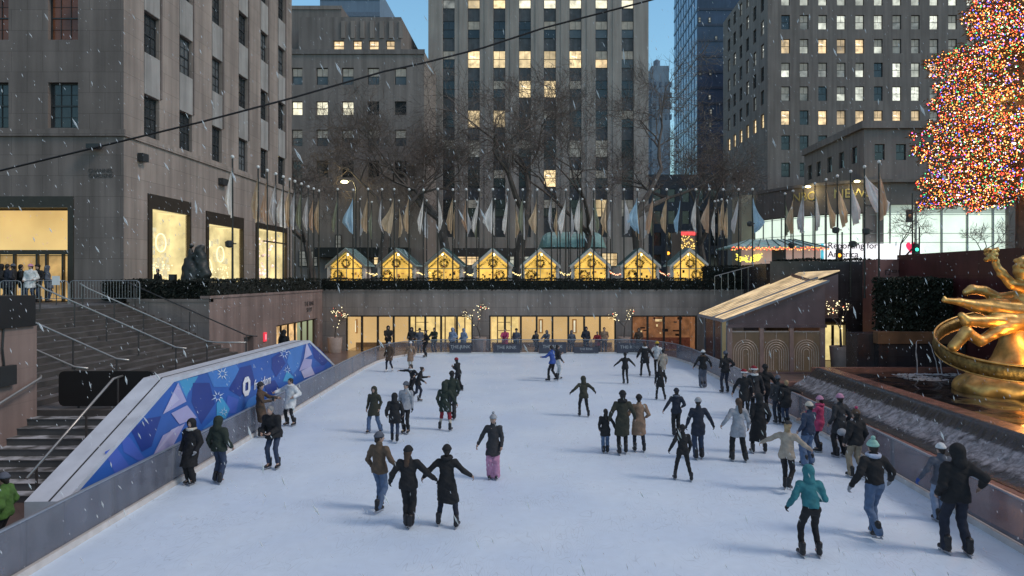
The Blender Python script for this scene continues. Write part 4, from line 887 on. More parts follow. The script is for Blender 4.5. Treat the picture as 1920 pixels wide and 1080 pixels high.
for i in range(len(plan)-1):
    (xa,ya),(xb_,yb_) = plan[i], plan[i+1]
    g = STG2 if i >= 8 else STG
    b.face([(xa,ya+.3,PZ),(xb_,yb_+.3,PZ),(xb_,yb_+.3,zt(473 if i >= 8 else 500)),(xa,ya+.3,zt(473 if i >= 8 else 500))], mat('studio_grey_base', (.14,.14,.15), .4, .1, 1) if i >= 8 else STG)
    b.face([(xa,ya+.3,zt(473 if i >= 8 else 500)),(xb_,yb_+.3,zt(473 if i >= 8 else 500)),(xb_,yb_+.3,zt(400)),(xa,ya+.3,zt(400))], STG)
    b.face([(xa,ya+.3,zt(400)),(xb_,yb_+.3,zt(400)),(xb_,yb_+.3,zt(378)),(xa,ya+.3,zt(378))], STG2 if i > 4 else STF)
    f.face([(xa,ya-.2,zt(384 if i > 4 else 398)),(xb_,yb_-.2,zt(384 if i > 4 else 398)),(xb_,yb_-.2,zt(343)),(xa,ya-.2,zt(343))]); f.prism([(xa,ya-.7,zt(343)),(xb_,yb_-.7,zt(343)),(xb_+.3,yb_+3,zt(343)),(xa+.3,ya+3,zt(343))], (0,0,.35))
    f.prism([(xa,ya-.2,zt(384 if i > 4 else 398)),(xb_,yb_-.2,zt(384 if i > 4 else 398)),(xb_,yb_+.3,zt(384 if i > 4 else 398)),(xa,ya+.3,zt(384 if i > 4 else 398))], (0,0,.02))
    n = 2 if i < 6 else 1
    for k in range(n): x = xa+(xb_-xa)*k/n; y = ya+(yb_-ya)*k/n; w_ = .05 if i < 7 else .09; ml.box((x-w_,y-.05,PZ),(x+w_,y+.2,zt(384)))
    for yy in (403,438,455): ml.prism([(xa,ya,zt(yy)),(xb_,yb_,zt(yy)),(xb_,yb_,zt(yy)+.06),(xa,ya,zt(yy)+.06)], (0,.1,0))
f.box((54.6,79.3,PZ),(62,95,zt(343))); f.face([(29,91.5,zt(343)),(29.5,96,zt(343)),(29.5,96,PZ),(29,91.5,PZ)])
part(b, 'glass_front', None, ST); part(f, 'fascia', STF, ST); part(ml, 'mullions', mat('pale_mullion', (.3,.32,.3), .5, .1), ST)
for t, px, i0 in (('NBC', 1528, 2), ('NEWS', 1592, 4)):
    k = i0; (xa,ya),(xb_,yb_) = plan[k], plan[k+1]; u_ = Vector((xb_-xa, yb_-ya, 0)).normalized(); o = Vector(((xa+xb_)/2, (ya+yb_)/2-.42, zt(362)))
    text(t, 1.5, mat('gold_letters', (.45,.38,.15), .4, 0, metal=.3), 'lettering', ST, basis(o, u_, (0,0,1)))
sc_ = thing('news_screen', 'bright street screen reading Reporting for America on the studio', 'screen', (P(1625,500,79).x,79,PZ))
A = P(1538,497,79); B = P(1728,457,79)
part(MB().box((A.x,78.9,A.z-.6),(B.x,79.05,B.z)), 'display', mat('screen_white', (.8,.8,.8), .4, 0, emit=(1,.97,1), es=.95), sc_)
part(MB().box((A.x,78.86,A.z-.6),(A.x+.35,78.895,B.z)), 'colour_strip', mat('screen_cyan', (.1,.5,.6), .4, .6, .6, emit=(.1,.6,.75), es=.8), sc_)
text('Reporting for\nAmerica', 1.05, mat('screen_text_grey', (.08,.03,.05), .5, 0), 'caption', sc_, basis(P(1552,469,78.8), (1,0,0), (0,0,1)), align='LEFT', bold=.012)
hm = MB(); c = P(1708,463,78.8); hp = [(16*math.sin(t)**3, 13*math.cos(t)-5*math.cos(2*t)-2*math.cos(3*t)-math.cos(4*t)) for t in [2*PI*i/24 for i in range(24)]]
hm.prism([(c.x+x*.035, c.y, c.z+z*.045) for x, z in hp], (0,.05,0)); part(hm, 'heart_symbol', mat('screen_red', (.6,.02,.08), .4, 0, emit=(1,.03,.12), es=.9), sc_)
# lamps on the annex fascia and on the corner
LAMPG = mat('yellow_lamp_glow', (.8,.7,.3), .4, 0, emit=(1,.88,.45), es=6)
def ptlight(name, loc, e, col=(1,.8,.4), r=.15):
    l = bpy.data.lights.new(name, 'POINT'); l.energy = e; l.color = col; l.shadow_soft_size = r; o = bpy.data.objects.new(name, l); COL.objects.link(o); o.location = loc; return o
for k, (px, py, d) in enumerate(((1607,340,78.6),(1515,350,82.5),(1437,371,92))):
    c = P(px, py, d); t = thing('floodlight', ['bright yellow floodlight above the studio screen','dimmer yellow floodlight above the curved studio fascia','yellow floodlight on the corner left of the studio'][k], 'lamp', c, 0, 'yellow floodlights on the studio')
    part(MB().ball(c, .28, None, 10, 6, (1.3,.8,.5)), 'lamp_head', LAMPG, t, True); part(MB().box((c.x-.1,c.y,c.z+.1),(c.x+.1,c.y+2.2,c.z+.2)), 'bracket', FRAME, t)
    ptlight('floodlight_beam', c-Vector((0,.3,.5)), 110)
cp_ = bld('pale_corner_block', 'pale stone corner strip left of the studio', (29,93,PZ)); part(MB().box((27.2,91.6,PZ),(29.4,96,H+155/14)), 'wall', mat('pale_corner_stone', (.34,.31,.24), .8, .15, .5), cp_)
sl1 = thing('street_lamp', 'glowing yellow street lamp among the bare trees', 'street lamp', P(646,545,72)); c = P(646,341,72)
part(MB().tube([(c.x+1.2,72,PZ),(c.x+1.2,72,c.z-.6),(c.x+.9,72,c.z+.1),(c.x,72,c.z+.15)], .07, 6), 'pole', FRAME, sl1); part(MB().ball(c, .34, None, 10, 6, (1.2,1,.5)), 'lamp_head', LAMPG, sl1, True); ptlight('street_lamp_light', c-Vector((0,.5,.4)), 260)
# ---- street level right of the tower
nb = bld('neon_shop', 'low street corner shop with red neon strip behind the chalets', (28,100,PZ)); A = P(1277,520,97); B = P(1306,432,97)
part(MB().box((A.x,97,PZ),(B.x,104,B.z)), 'wall', STONE_M, nb); part(MB().box((A.x-.05,96.9,B.z-.7),(B.x,96.99,B.z-.2)), 'neon_strip', mat('red_neon', (.6,.05,.05), .4, .4, 2, emit=(1,.08,.08), es=1.2), nb)
bb_ = MB()
for k in range(40): bb_.ball((R_.uniform(A.x,B.x), 96.8, R_.uniform(B.z-2.6,B.z-.8)), .09, None, 5, 3)
part(bb_, 'yellow_bulbs', mat('amber_bulb', (.8,.5,.1), .4, 0, emit=(1,.7,.2), es=1.6), nb)
dm = bld('far_street_building', 'dark street facade in the gap right of the central tower', (32,130,PZ)); A = P(1216,520,125); B = P(1362,300,125)
hs = [(1.0+2.6*k, 3+4*j, 2.3+2.6*k, 5.4+4*j) for k in range(5) for j in range(4)]
b = MB(); facade(b, (A.x,125,PZ), (1,0,0), (0,-1,0), B.x-A.x, 20, hs, .3, mat('dusky_facade', (.07,.08,.10), .8, .2, .3, .2)); b.face([(A.x,125.32,PZ),(B.x,125.32,PZ),(B.x,125.32,24),(A.x,125.32,24)], GLASSD); part(b, 'wall', None, dm)
# green barrel canopy
gc = thing('barrel_canopy', 'pale green barrel shaped canopy in front of the central tower', 'canopy', P(1070,540,74)); d = 74; s = F/d
xa, xb_ = (1018-CX)/s, (1128-CX)/s; zc = H-(465-CY)/s; r_ = 1.75; b = MB(); GRN = mat('weathered_green_copper', (.24,.42,.41), .55, .2, 1.5, .2, snow=.35)
prof = [(math.cos(t)*r_*1.2, math.sin(t)*r_) for t in [PI*i/12 for i in range(13)]]
for i in range(12):
    (ya, za), (yb_, zb_) = prof[i], prof[i+1]; b.face([(xa+.9,d+ya,zc+za),(xb_-.9,d+ya,zc+za),(xb_-.9,d+yb_,zc+zb_),(xa+.9,d+yb_,zc+zb_)])
    for e, sg in ((xa+.9,-1),(xb_-.9,1)):
        for k in range(3):
            t0, t1 = k/3, (k+1)/3; f0, f1 = math.sqrt(1-t0*t0), math.sqrt(max(0,1-t1*t1)); b.face([(e+sg*t0*1.4,d+ya*f0,zc+za*f0),(e+sg*t1*1.4,d+ya*f1,zc+za*f1),(e+sg*t1*1.4,d+yb_*f1,zc+zb_*f1),(e+sg*t0*1.4,d+yb_*f0,zc+zb_*f0)])
part(b, 'canopy', GRN, gc); b = MB()
for k in range(6): x = xa+.9+(xb_-xa-1.8)*k/5; b.tube([(x,d-math.cos(t)*r_*1.22,zc+math.sin(t)*r_*1.02) for t in [PI*i/12 for i in range(13)]], .05, 5); b.tube([(x,d-r_*1.2,zc),(x,d-r_*1.2,PZ)], .06, 5)
part(b, 'frame', FRAME, gc)
# pink kiosk with string lights
kk = bld('market_kiosk', 'pale kiosk with shallow green roof edged by red string lights', (21,60,PZ)); d = 58; s = F/d; xa, xb_ = (1372-CX)/s, (1545-CX)/s; zr_ = H-(463-CY)/s; zt_ = H-(447-CY)/s
KW = mat('pale_kiosk_wall', (.42,.33,.30), .7, .12, 1, emit=(.9,.6,.5), es=.28)  # wall emits weakly so that it looks lit
b = MB().box((xa+2.0,d,PZ),(xb_-.3,d+4,zr_)); part(b, 'wall', KW, kk); b = MB().box((xa+3.4,d-.03,PZ),(xa+4.6,d-.003,zr_-.25)); part(b, 'door', FRAME, kk)
b = MB(); q0 = [(xa-.2,d-.6,zr_),(xb_+.2,d-.6,zr_),(xb_+.2,d+4.4,zr_),(xa-.2,d+4.4,zr_)]; q1 = [(xa+2,d+1.5,zt_),(xb_-2,d+1.5,zt_),(xb_-2,d+2.5,zt_),(xa+2,d+2.5,zt_)]
for i in range(4): j = (i+1)%4; b.face([q0[i],q0[j],q1[j],q1[i]])
b.face(q1); b.box((xa-.2,d-.6,zr_-.12),(xb_+.2,d+4.4,zr_-.002)); part(b, 'roof', GRN, kk)
b = MB()
for k in range(9): x = xa+.2+(xb_-xa-.4)*k/8; b.tube([(x,d-.6,zr_+.04),(xa+2+(xb_-xa-4)*k/8,d+1.5,zt_+.04)], .035, 4)
part(b, 'roof_rib', mat('dark_green_rib', (.06,.10,.10), .5, .1), kk)
RBULB = mat('red_bulb', (.7,.1,.05), .4, 0, emit=(1,.16,.07), es=1.5); ABULB = mat('amber_bulb', (.8,.5,.1)); WBULB = mat('warm_white_bulb', (.8,.7,.4), .4, 0, emit=(1,.85,.5), es=2.0)
b = MB()
for k in range(150): b.ball((xa-.2+(xb_-xa+.4)*k/150, d-.65+R_.uniform(-.05,.05), zr_-.15+R_.uniform(-.14,.14)), .055, [RBULB,RBULB,ABULB][k%3], 5, 3)
part(b, 'string_lights', None, kk)
b = MB()
for k in range(160): x = xa+.3+R_.random()*2.2; b.ball((x, d-.2+R_.uniform(-.2,.2), zr_-.5-R_.random()*.55-.25*math.sin((x-xa)*1.2)), .05, None, 5, 3)
part(b, 'hanging_lights', mat('yellow_bulb', (.8,.7,.1), .4, 0, emit=(1,.85,.12), es=1.4), kk)
# traffic lights, signal poles
def signal(label, px, py, d, glow, col):
    c = P(px, py, d); t = thing('traffic_light', label, 'traffic light', (c.x+.35, d, PZ), 0)
    part(MB().tube([(c.x+.35,d,PZ),(c.x+.35,d,c.z+2.2)], .07, 6), 'pole', FRAME, t); part(MB().box((c.x-.2,d-.2,c.z-.6),(c.x+.2,d+.15,c.z+.6)), 'housing', FRAME, t)
    part(MB().ball((c.x,d-.22,c.z), .17, None, 10, 6, (1,.5,1)), 'lens', mat(glow, col, .4, 0, emit=col, es=2.5), t, True)
signal('traffic light showing green beside the studio', 1717, 468, 66, 'green_lens', (.05,.9,.5)); signal('traffic light glowing amber below the news screen', 1572, 479, 64, 'amber_lens', (1,.35,.03))
signal('traffic light glowing amber between the right chalets', 1252, 475, 70, 'amber_lens', (1,.35,.03)); signal('tall traffic signal with dark housing on the pole beside the bare tree', 1704, 405, 66, 'dull_lens', (.1,.05,.02))
# ================================================================ market chalets
ROOFG = mat('pale_green_metal_roof', (.40,.58,.58), .5, .2, 2, .2, snow=.45); HW = mat('grey_white_timber', (.78,.70,.66), .7, .15, 2, .1); HWD = mat('grey_timber', (.30,.27,.25), .7, .15, 2)
HIN = mat('chalet_glowing_interior', (.2,.15,.06), .6, .35, 1.3, emit=(1,.60,.115), es=.92); GARL = mat('dark_garland', (.03,.045,.02), .8, .5, 6); HFR = mat('chalet_window_frame', (.45,.4,.28), .6, .1, emit=(1,.8,.4), es=.1)
WCH = mat('amber_goods', (.3,.15,.05), .6, .3, 5, emit=(.8,.35,.1), es=.35)
hutx = [650,743,833,923,1012,1107,1200,1293]; d = 56; s = F/d
for i, px in enumerate(hutx):
    x = (px-CX)/s+R_.uniform(-.05,.05); apex = 7.38; ev = 6.22; hw = 1.42
    t = thing('market_chalet', 'glowing wooden market chalet with green gabled roof, '+ORD[i]+' of eight from the left', 'market chalet', (x, d+1.5, PZ), 0, 'market chalets behind the hedge')
    b = MB(); o_ = .22
    for sg in (-1, 1): b.prism([(x, d-.25, apex+.05), (x+sg*(hw+o_), d-.25, ev-.22), (x+sg*(hw+o_), d+2.9, ev-.22), (x, d+2.9, apex+.05)], (0,0,.09))
    part(b, 'roof', ROOFG, t); b = MB()
    for sg in (-1, 1):
        for k in range(8): y = d-.2+k*.42; b.prism([(x+sg*.05, y, apex+.12), (x+sg*(hw+o_), y, ev-.12), (x+sg*(hw+o_), y+.04, ev-.12), (x+sg*.05, y+.04, apex+.12)], (0,0,.04))
    part(b, 'roof_rib', mat('dark_green_rib', (.06,.10,.10)), t)
    b = MB()
    for sg in (-1, 1): b.prism([(x, d-.3, apex+.1), (x+sg*(hw+o_+.02), d-.3, ev-.2), (x+sg*(hw+o_+.02), d-.3, ev-.42), (x, d-.3, apex-.16)], (0,.06,0))
    part(b, 'barge_board', HWD if i in (0,1,2) else HW, t)
    for sg in (-1, 1): part(MB().box((x+sg*hw-.15,d-.02,PZ),(x+sg*hw+.13,d+.18,ev-.1)), 'post', HW, t)
    b = MB(); b.box((x-hw+.11,d,PZ),(x+hw-.11,d+.12,4.75)); b.box((x-hw,d+2.4,PZ),(x+hw,d+2.5,ev)); b.box((x-hw,d+.2,PZ),(x-hw+.05,d+2.4,ev-.1)); b.box((x+hw-.05,d+.2,PZ),(x+hw,d+2.4,ev-.1)); part(b, 'wall', HW, t)
    b = MB().face([(x-hw,d+.5,4.7),(x+hw,d+.5,4.7),(x+hw,d+.5,ev-.15),(x,d+.5,apex-.1),(x-hw,d+.5,ev-.15)]); part(b, 'lit_interior', HIN, t)
    b = MB(); b.box((x-hw+.11,d+.02,5.78),(x+hw-.11,d+.1,5.86)); b.box((x-.035,d+.03,4.75),(x+.035,d+.09,5.775)); b.box((x-.035,d+.03,5.865),(x+.035,d+.09,apex-.3)); part(b, 'window_bars', HFR, t)
    b = MB()
    for k in range(14): xx = x+R_.uniform(-1.15,1.0); zz = R_.uniform(4.72,5.5); b.box((xx,d+.3,zz),(xx+R_.uniform(.06,.22),d+.4,zz+R_.uniform(.06,.25)), [BRONZE, WCH, BRONZE][k%3])
    part(b, 'goods_on_shelf', None, t)
    part(MB().ball((x+R_.uniform(-.1,.15), d+.2, apex-.42), .11, None, 8, 5), 'lamp', LAMPG, t)
    b = MB()
    def gl():
        u = R_.random(); sg = R_.choice((-1,1)); return (x+sg*(u*(hw-.15)), d-.05+R_.gauss(0,.04), apex-.35-u*(apex-ev)*1.02-abs(R_.gauss(0,.09)))
    leaves(b, 260, gl, .06); leaves(b, 120, lambda: (x+R_.choice((-1,1))*(hw-.16)+R_.gauss(0,.07), d-.05, R_.uniform(4.8,6.0)), .06); part(b, 'garland', GARL, t)
    for k, (wx, wz, wr_) in enumerate([(R_.uniform(-.12,.12), 6.25, .30), (R_.choice((-1,1))*R_.uniform(.5,.8), 5.3, .33)]):
        w = thing('wreath', ['dark round wreath hanging in the gable of the ','larger twig wreath in the lower window of the '][k]+ORD[i]+' chalet', 'wreath', (x+wx,d-.1,PZ+wz-PZ), 0, 'wreaths on the chalets')
        b = MB(); leaves(b, 420, lambda: (lambda a, q: (x+wx+(wr_+q)*math.cos(a), d-.1+R_.gauss(0,.03), wz+(wr_+q)*math.sin(a)))(R_.uniform(0,2*PI), R_.gauss(0,.06)), .06); part(b, 'foliage', GARL, w)
        if k == 0: part(MB().ball((x+wx,d-.18,wz-wr_+.04), .07, None, 6, 4, (1.4,.6,.8)), 'bow', mat('red_bow', (.35,.03,.03), .5), w)
    b = MB()
    for k in range(26): u = k/25; sg = 1; b.ball((x+hw+.2+u*1.1, d+.2, 5.55-.25*math.sin(u*PI)+R_.uniform(-.08,.08)), .04, [RBULB,WBULB][k%2] if i in (5,6,7) else [ABULB,WBULB][k%2], 5, 3)
    part(b, 'string_lights', None, t)
# ================================================================ flag poles
FLAGC = {'white':(.88,.86,.84),'grey':(.36,.37,.42),'tan':(.72,.58,.42),'sky blue':(.50,.70,.85),'sage':(.42,.45,.35),'silver':(.74,.74,.76),'copper':(.66,.50,.38)}
def flagmesh(L, wd_, seed, lean=0, open_=0):
    rr = random.Random(seed); n, m_ = 14, 12; b = MB(); ph = rr.uniform(0,6)
    for i in range(n+1):
        t = i/n
        for j in range(m_+1):
            u = j/m_; w = wd_*(.12+.88*min(1,t/.72)**.9)*(1-.5*max(0,t-.72)/.28)*(.85+.15*math.sin(ph+t*5))
            x = u*w*(1)+lean*t*t*L*.5; y = (.16+.1*t)*math.sin(u*11+ph+t*1.2)*min(1,.2+t)*(1-.5*open_); z = -t*L*(1-.14*u*(1-open_))-open_*0*u+(-.35*u*L*(1-t)*.55)
            z = max(z, -L*1.02+.12*u)
            b.v.append((x, y, z))
    for i in range(n):
        for j in range(m_): q = i*(m_+1)+j; b.f.append((q, q+1, q+m_+2, q+m_+1)); b.m.append(0)
    b.smooth = True; return b
POLEM = mat('dark_flagpole', (.02,.018,.018), .4, .1); FIN = mat('silver_ball_finial', (.7,.7,.7), .3, 0)
pole_me = {}; flag_me = {}
def flagpole(px_top, py_top, d, label, grp, cname, flip, lean=0, open_=0, wd_=None, L=None, seed=0, thick=.062):
    tp = P(px_top, py_top, d); hgt = tp.z-PZ; t = thing('flagpole', label, 'flagpole', (tp.x, d, PZ), 0, grp)
    k = (round(hgt,1), thick)
    if k not in pole_me: pole_me[k] = MB().tube([(0,0,0),(0,0,.25),(0,0,hgt-.1)], [thick*1.3,thick,thick*.62], 7).mesh('pole', POLEM)
    link('pole', pole_me[k], t)
    if 'fin' not in pole_me: q = MB().ball((0,0,0), .10, None, 8, 6); q.smooth = True; pole_me['fin'] = q.mesh('finial', FIN)
    link('finial', pole_me['fin'], t, (0,0,hgt-.02))
    L = L or 2.9; wd_ = wd_ or .5; fk = (cname, seed%5, lean, open_, round(wd_,2), round(L,2))
    if fk not in flag_me:
        q = flagmesh(L, wd_, seed%5+1, lean, open_); m = mat('flag_cloth_'+cname.replace(' ','_'), FLAGC[cname], .85, .18, 1.6, .2, transl=.5, emit=FLAGC[cname], es=.10); flag_me[fk] = q.mesh('flag', m)  # weak emission in the cloth stands in for light on the flags
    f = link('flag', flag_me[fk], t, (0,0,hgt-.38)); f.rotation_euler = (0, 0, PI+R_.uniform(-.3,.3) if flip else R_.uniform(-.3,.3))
names = list(FLAGC)
left = [(436,290,'white'),(484,312,'tan'),(501,318,'copper'),(517,325,'silver'),(531,330,'white'),(543,335,'tan'),(553,340,'silver'),(565,343,'sage'),(578,347,'silver'),(588,349,'copper'),(598,351,'tan')]
for i, (px, py, c) in enumerate(left):
    d = 16.2*F/(CX-px); z = H+6.4; py2 = CY-6.4*F/d
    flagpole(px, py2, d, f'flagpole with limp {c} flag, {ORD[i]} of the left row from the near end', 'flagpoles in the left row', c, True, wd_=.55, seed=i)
back = [633,662,690,716,739,767,794,821,849,874,898,924,952,980,1007,1034,1061,1087,1113,1138,1170,1195,1224,1250,1276,1305,1330,1356,1385,1411]
bc = 'sage,sky blue,tan,silver,tan,tan,white,white,tan,copper,white,white,white,sage,tan,silver,white,white,sage,tan,silver,sky blue,copper,tan,sky blue,white,copper,tan,silver,sky blue'.split(',')
for i, px in enumerate(back):
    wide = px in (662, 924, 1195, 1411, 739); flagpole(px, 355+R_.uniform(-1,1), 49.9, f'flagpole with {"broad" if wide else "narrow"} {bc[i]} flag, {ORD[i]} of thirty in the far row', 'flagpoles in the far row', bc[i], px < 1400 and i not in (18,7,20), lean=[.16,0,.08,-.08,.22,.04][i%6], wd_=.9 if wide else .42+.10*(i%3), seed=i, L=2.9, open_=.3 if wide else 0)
right = [(1472,'sage'),(1487,'tan'),(1506,'silver'),(1528,'white'),(1549,'tan'),(1570,'tan'),(1595,'silver'),(1621,'silver'),(1648,'copper')]
for i, (px, c) in enumerate(right):
    d = 18.8*F/(px-CX); py = CY-6.4*F/d
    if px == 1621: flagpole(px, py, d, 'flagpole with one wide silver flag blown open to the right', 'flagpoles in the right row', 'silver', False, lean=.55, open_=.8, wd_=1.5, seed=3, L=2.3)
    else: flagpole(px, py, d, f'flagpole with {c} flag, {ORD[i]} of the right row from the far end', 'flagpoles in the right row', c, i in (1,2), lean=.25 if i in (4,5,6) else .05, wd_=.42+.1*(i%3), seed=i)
sec = [675,697,732,748,800,853,875,894,928,967,983,1045,1070,1092,1113,1128,1145,1197,1207,1225,1340,1346,1353,1363]
for i, px in enumerate(sec):
    c = ['silver','sage','white','tan','silver','tan'][i%6]
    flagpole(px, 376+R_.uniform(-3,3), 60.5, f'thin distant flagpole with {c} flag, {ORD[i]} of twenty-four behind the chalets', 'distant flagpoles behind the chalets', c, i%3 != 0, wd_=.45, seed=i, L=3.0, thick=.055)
# ================================================================ bare trees
BARK = mat('dark_bark', (.11,.092,.082), .9, .3, 2, .2); TWIG = mat('dark_twigs', (.15,.122,.108), .95, .2)
TWN = 5
def bare_tree(label, base, hgt, spread, seed, depth=7, group=None, lean=0, name='bare_tree', thin=1.0, first=.42):
    rr = random.Random(seed); t = thing(name, label, 'tree', base, 0, group); tr = MB(); tw = MB(); bx_ = Vector(base)
    def grow(p, dr, ln, rad, lv):
        n = 4 if lv > 3 else 3 if lv > 1 else 2; pts = [p.copy()]; rads = [rad]; q = p.copy(); dd = dr.copy()
        for i in range(n):
            k = .10+.05*lv if lv < 6 else .22
            dd = (dd+Vector((rr.gauss(0,k), rr.gauss(0,k), rr.gauss(0,k*.6)+(.05 if lv < 4 else .0)))).normalized(); q = q+dd*(ln/n); pts.append(q.copy()); rads.append(rad*(1-.35*(i+1)/n))
        (tr if lv < 4 else tw).tube(pts, rads, 7 if lv < 2 else 5 if lv < 4 else 3, cap=False)
        if lv >= depth: return
        nb_ = 2 if lv == 0 else rr.choice((2,3,3)) if lv < 5 else rr.choice((2,3))
        for k in range(nb_):
            az = rr.uniform(0,2*PI); up = dd; a = up.orthogonal().normalized(); bq = up.cross(a); side = a*math.cos(az)+bq*math.sin(az)
            if lv <= 2: side = Vector((side.x*spread, side.y*spread, abs(side.z)*.4))
            ang = rr.uniform(.35,.85) if lv < 5 else rr.uniform(.4,1.1)
            nd = (dd*math.cos(ang)+side*math.sin(ang)).normalized()
            if lv < 3 and nd.z < .25: nd.z = .3; nd.normalize()
            st = pts[-1] if k < 2 or lv < 2 else pts[-2]
            grow(st, nd, ln*rr.uniform(.66,.86), rads[-1]*rr.uniform(.70,.86), lv+1)
        if lv >= 3:
            for k in range(TWN if lv >= 4 else 3):
                az = rr.uniform(0,2*PI); a = dd.orthogonal().normalized(); bq = dd.cross(a); nd = (dd*.6+(a*math.cos(az)+bq*math.sin(az))*.8).normalized(); q = pts[rr.randrange(1,len(pts))]
                q2 = q+nd*ln*.45; tw.tube([q, q2, q+(nd+Vector((0,0,.2)))*ln*.85], [.017*thin,.013*thin,.008*thin], 3, cap=False); n3 = (nd+a*rr.uniform(-.8,.8)+bq*rr.uniform(-.8,.8)).normalized(); tw.tube([q2, q2+n3*ln*.5], [.011*thin,.007*thin], 3, cap=False)
    grow(bx_, Vector((lean,0,1)).normalized(), hgt*first*.62, hgt*.023*thin, 0)
    part(tr, 'trunk', BARK, t); part(tw, 'crown', TWIG, t); return t
TR = [(715,66,25,1.3,3,'leftmost of the tall bare trees behind the chalets'),(845,68,27,1.5,12,'wide bare tree with several stems left of the tower centre'),(972,66,27,1.5,77,'bare tree with forked trunk in front of the tower centre'),(1195,68,28,1.5,52,'large bare tree standing before the right edge of the tower'),(1100,72,22,1.3,41,'bare tree behind the pale green canopy'),(590,62,17,1.2,17,'small bare tree near the left building corner'),(1325,74,19,1.2,33,'bare tree right of the tower in the street gap')]
for px, d, hh, sp, sd_, lb in TR: bare_tree(lb, (P(px,545,d).x, d, PZ), hh, sp, sd_, 7, 'bare trees behind the chalets')
bare_tree('small bare tree in front of the studio screen', (P(1697,520,62).x,62,PZ), 8.2, 1.6, 5, 5, 'small bare trees before the studio', first=.5)
bare_tree('small bare tree before the dim end of the studio', (P(1832,520,62).x,62,PZ), 7.6, 1.6, 9, 5, 'small bare trees before the studio', first=.5)
# ================================================================ planters with fairy lights
CONC = mat('pale_concrete_planter', (.33,.26,.23), .8, .15, 3)
def lit_planter(label, x, y, z0, r, h_, th, seed, n=45, mix=True):
    t = thing('planter', label+' round concrete planter holding a fairy lit sapling', 'planter', (x,y,z0)); b = MB().lathe((x,y,z0), [(r*.82,0),(r,h_),(r*.88,h_),(r*.86,h_-.1),(0,h_-.1)], 20); part(b, 'pot', CONC, t, True)
    tr = bare_tree(label+' sapling wound with fairy lights', (x,y,z0+h_-.1), th, 1.4, seed, 4, None, name='sapling', first=.5); b = MB(); rr = random.Random(seed)
    vs = [Vector(v.co)+Vector(tr.location) for c in tr.children for v in c.data.vertices]
    for k in range(n): v = rr.choice(vs); b.ball(v+Vector((rr.gauss(0,.06),rr.gauss(0,.06)-.05,rr.gauss(0,.06))), rr.uniform(.02,.04), RBULB if (mix and rr.random() < .08) else WBULB, 5, 3)
    tr2 = part(b, 'fairy_lights', None, tr)
lit_planter('far left', P(628,600,47.0).x, 47.0, FZ, .5, 1.05, 2.6, 3); lit_planter('middle', P(900,600,47.2).x, 47.2, FZ, .45, 1.05, 2.6, 5); lit_planter('far right', P(1170,600,47.2).x, 47.2, FZ, .45, 1.05, 2.6, 6, 40)
lit_planter('round pavilion side', P(1577,650,38).x, 38, FZ, .62, 1.35, 3.4, 7, 60)
# ================================================================ people
def snoise(p, f, ph=0):
    return (np.sin(p[:,0]*f+ph+1.7*np.sin(p[:,2]*f*.6))*np.sin(p[:,1]*f*1.1+ph*2)*.5+np.sin(p[:,2]*f*1.3+p[:,0]*f*.8+ph)*.5)
SKIN = {'light':(.42,.27,.21),'tan':(.30,.18,.13),'dark':(.10,.055,.04)}
CL = {'black':(.012,.012,.014),'charcoal':(.03,.03,.034),'navy':(.016,.02,.035),'olive':(.035,.035,.024),'brown':(.085,.052,.034),'tan':(.26,.165,.11),'grey':(.30,.31,.34),
 'beige':(.36,.30,.24),'white':(.62,.62,.62),'teal':(.03,.17,.20),'denim':(.09,.14,.24),'dark denim':(.03,.045,.085),'pink':(.50,.24,.36),'hot pink':(.42,.05,.13),'blue':(.035,.08,.30),
 'red':(.25,.02,.03),'khaki':(.26,.21,.15),'mint':(.30,.52,.45),'green':(.03,.09,.05),'dark green':(.02,.03,.022),'slate':(.09,.10,.13),'light blue':(.22,.28,.40),'yellow':(.55,.38,.05),'gold brown':(.11,.075,.05),'pale blue':(.42,.46,.58),'lime':(.07,.15,.03),'cream':(.5,.45,.38)}
def cloth(c, kind='cloth'): return mat(kind+'_'+c.replace(' ','_'), CL[c], .85 if kind != 'boot' else .4, .22, 9, .0, .55, 13)
def skinm(c): return mat('skin_'+c, SKIN[c], .55, .06, 8)
def ik(a, b, l1, l2, hint):
    a = np.array(a, float); b = np.array(b, float); v = b-a; D = np.linalg.norm(v); mx_ = l1+l2-.002
    if D > mx_: b = a+v/D*mx_; v = b-a; D = mx_
    u = v/D; t = (l1*l1-l2*l2+D*D)/(2*D); hh = math.sqrt(max(l1*l1-t*t, 0)); hint = np.array(hint, float); n = hint-u*(hint@u); n /= max(np.linalg.norm(n), 1e-6)
    return a+u*t+n*hh, b
ARM = {'down':(.07,.03,-.55),'relax':(.10,.09,-.51),'out':(.46,.03,-.20),'outlow':(.26,.05,-.47),'outmid':(.37,.04,-.36),'hold':(.22,.06,-.47),'fwd':(.03,.44,-.24),'pocket':(.03,.13,-.38),'chest':(-.14,.30,-.18),'hip':(.07,.06,-.34),'back':(-.06,-.16,-.42),'wide':(.52,.03,-.07),'up':(.2,.2,.3),'touch':(-.12,.2,-.36)}
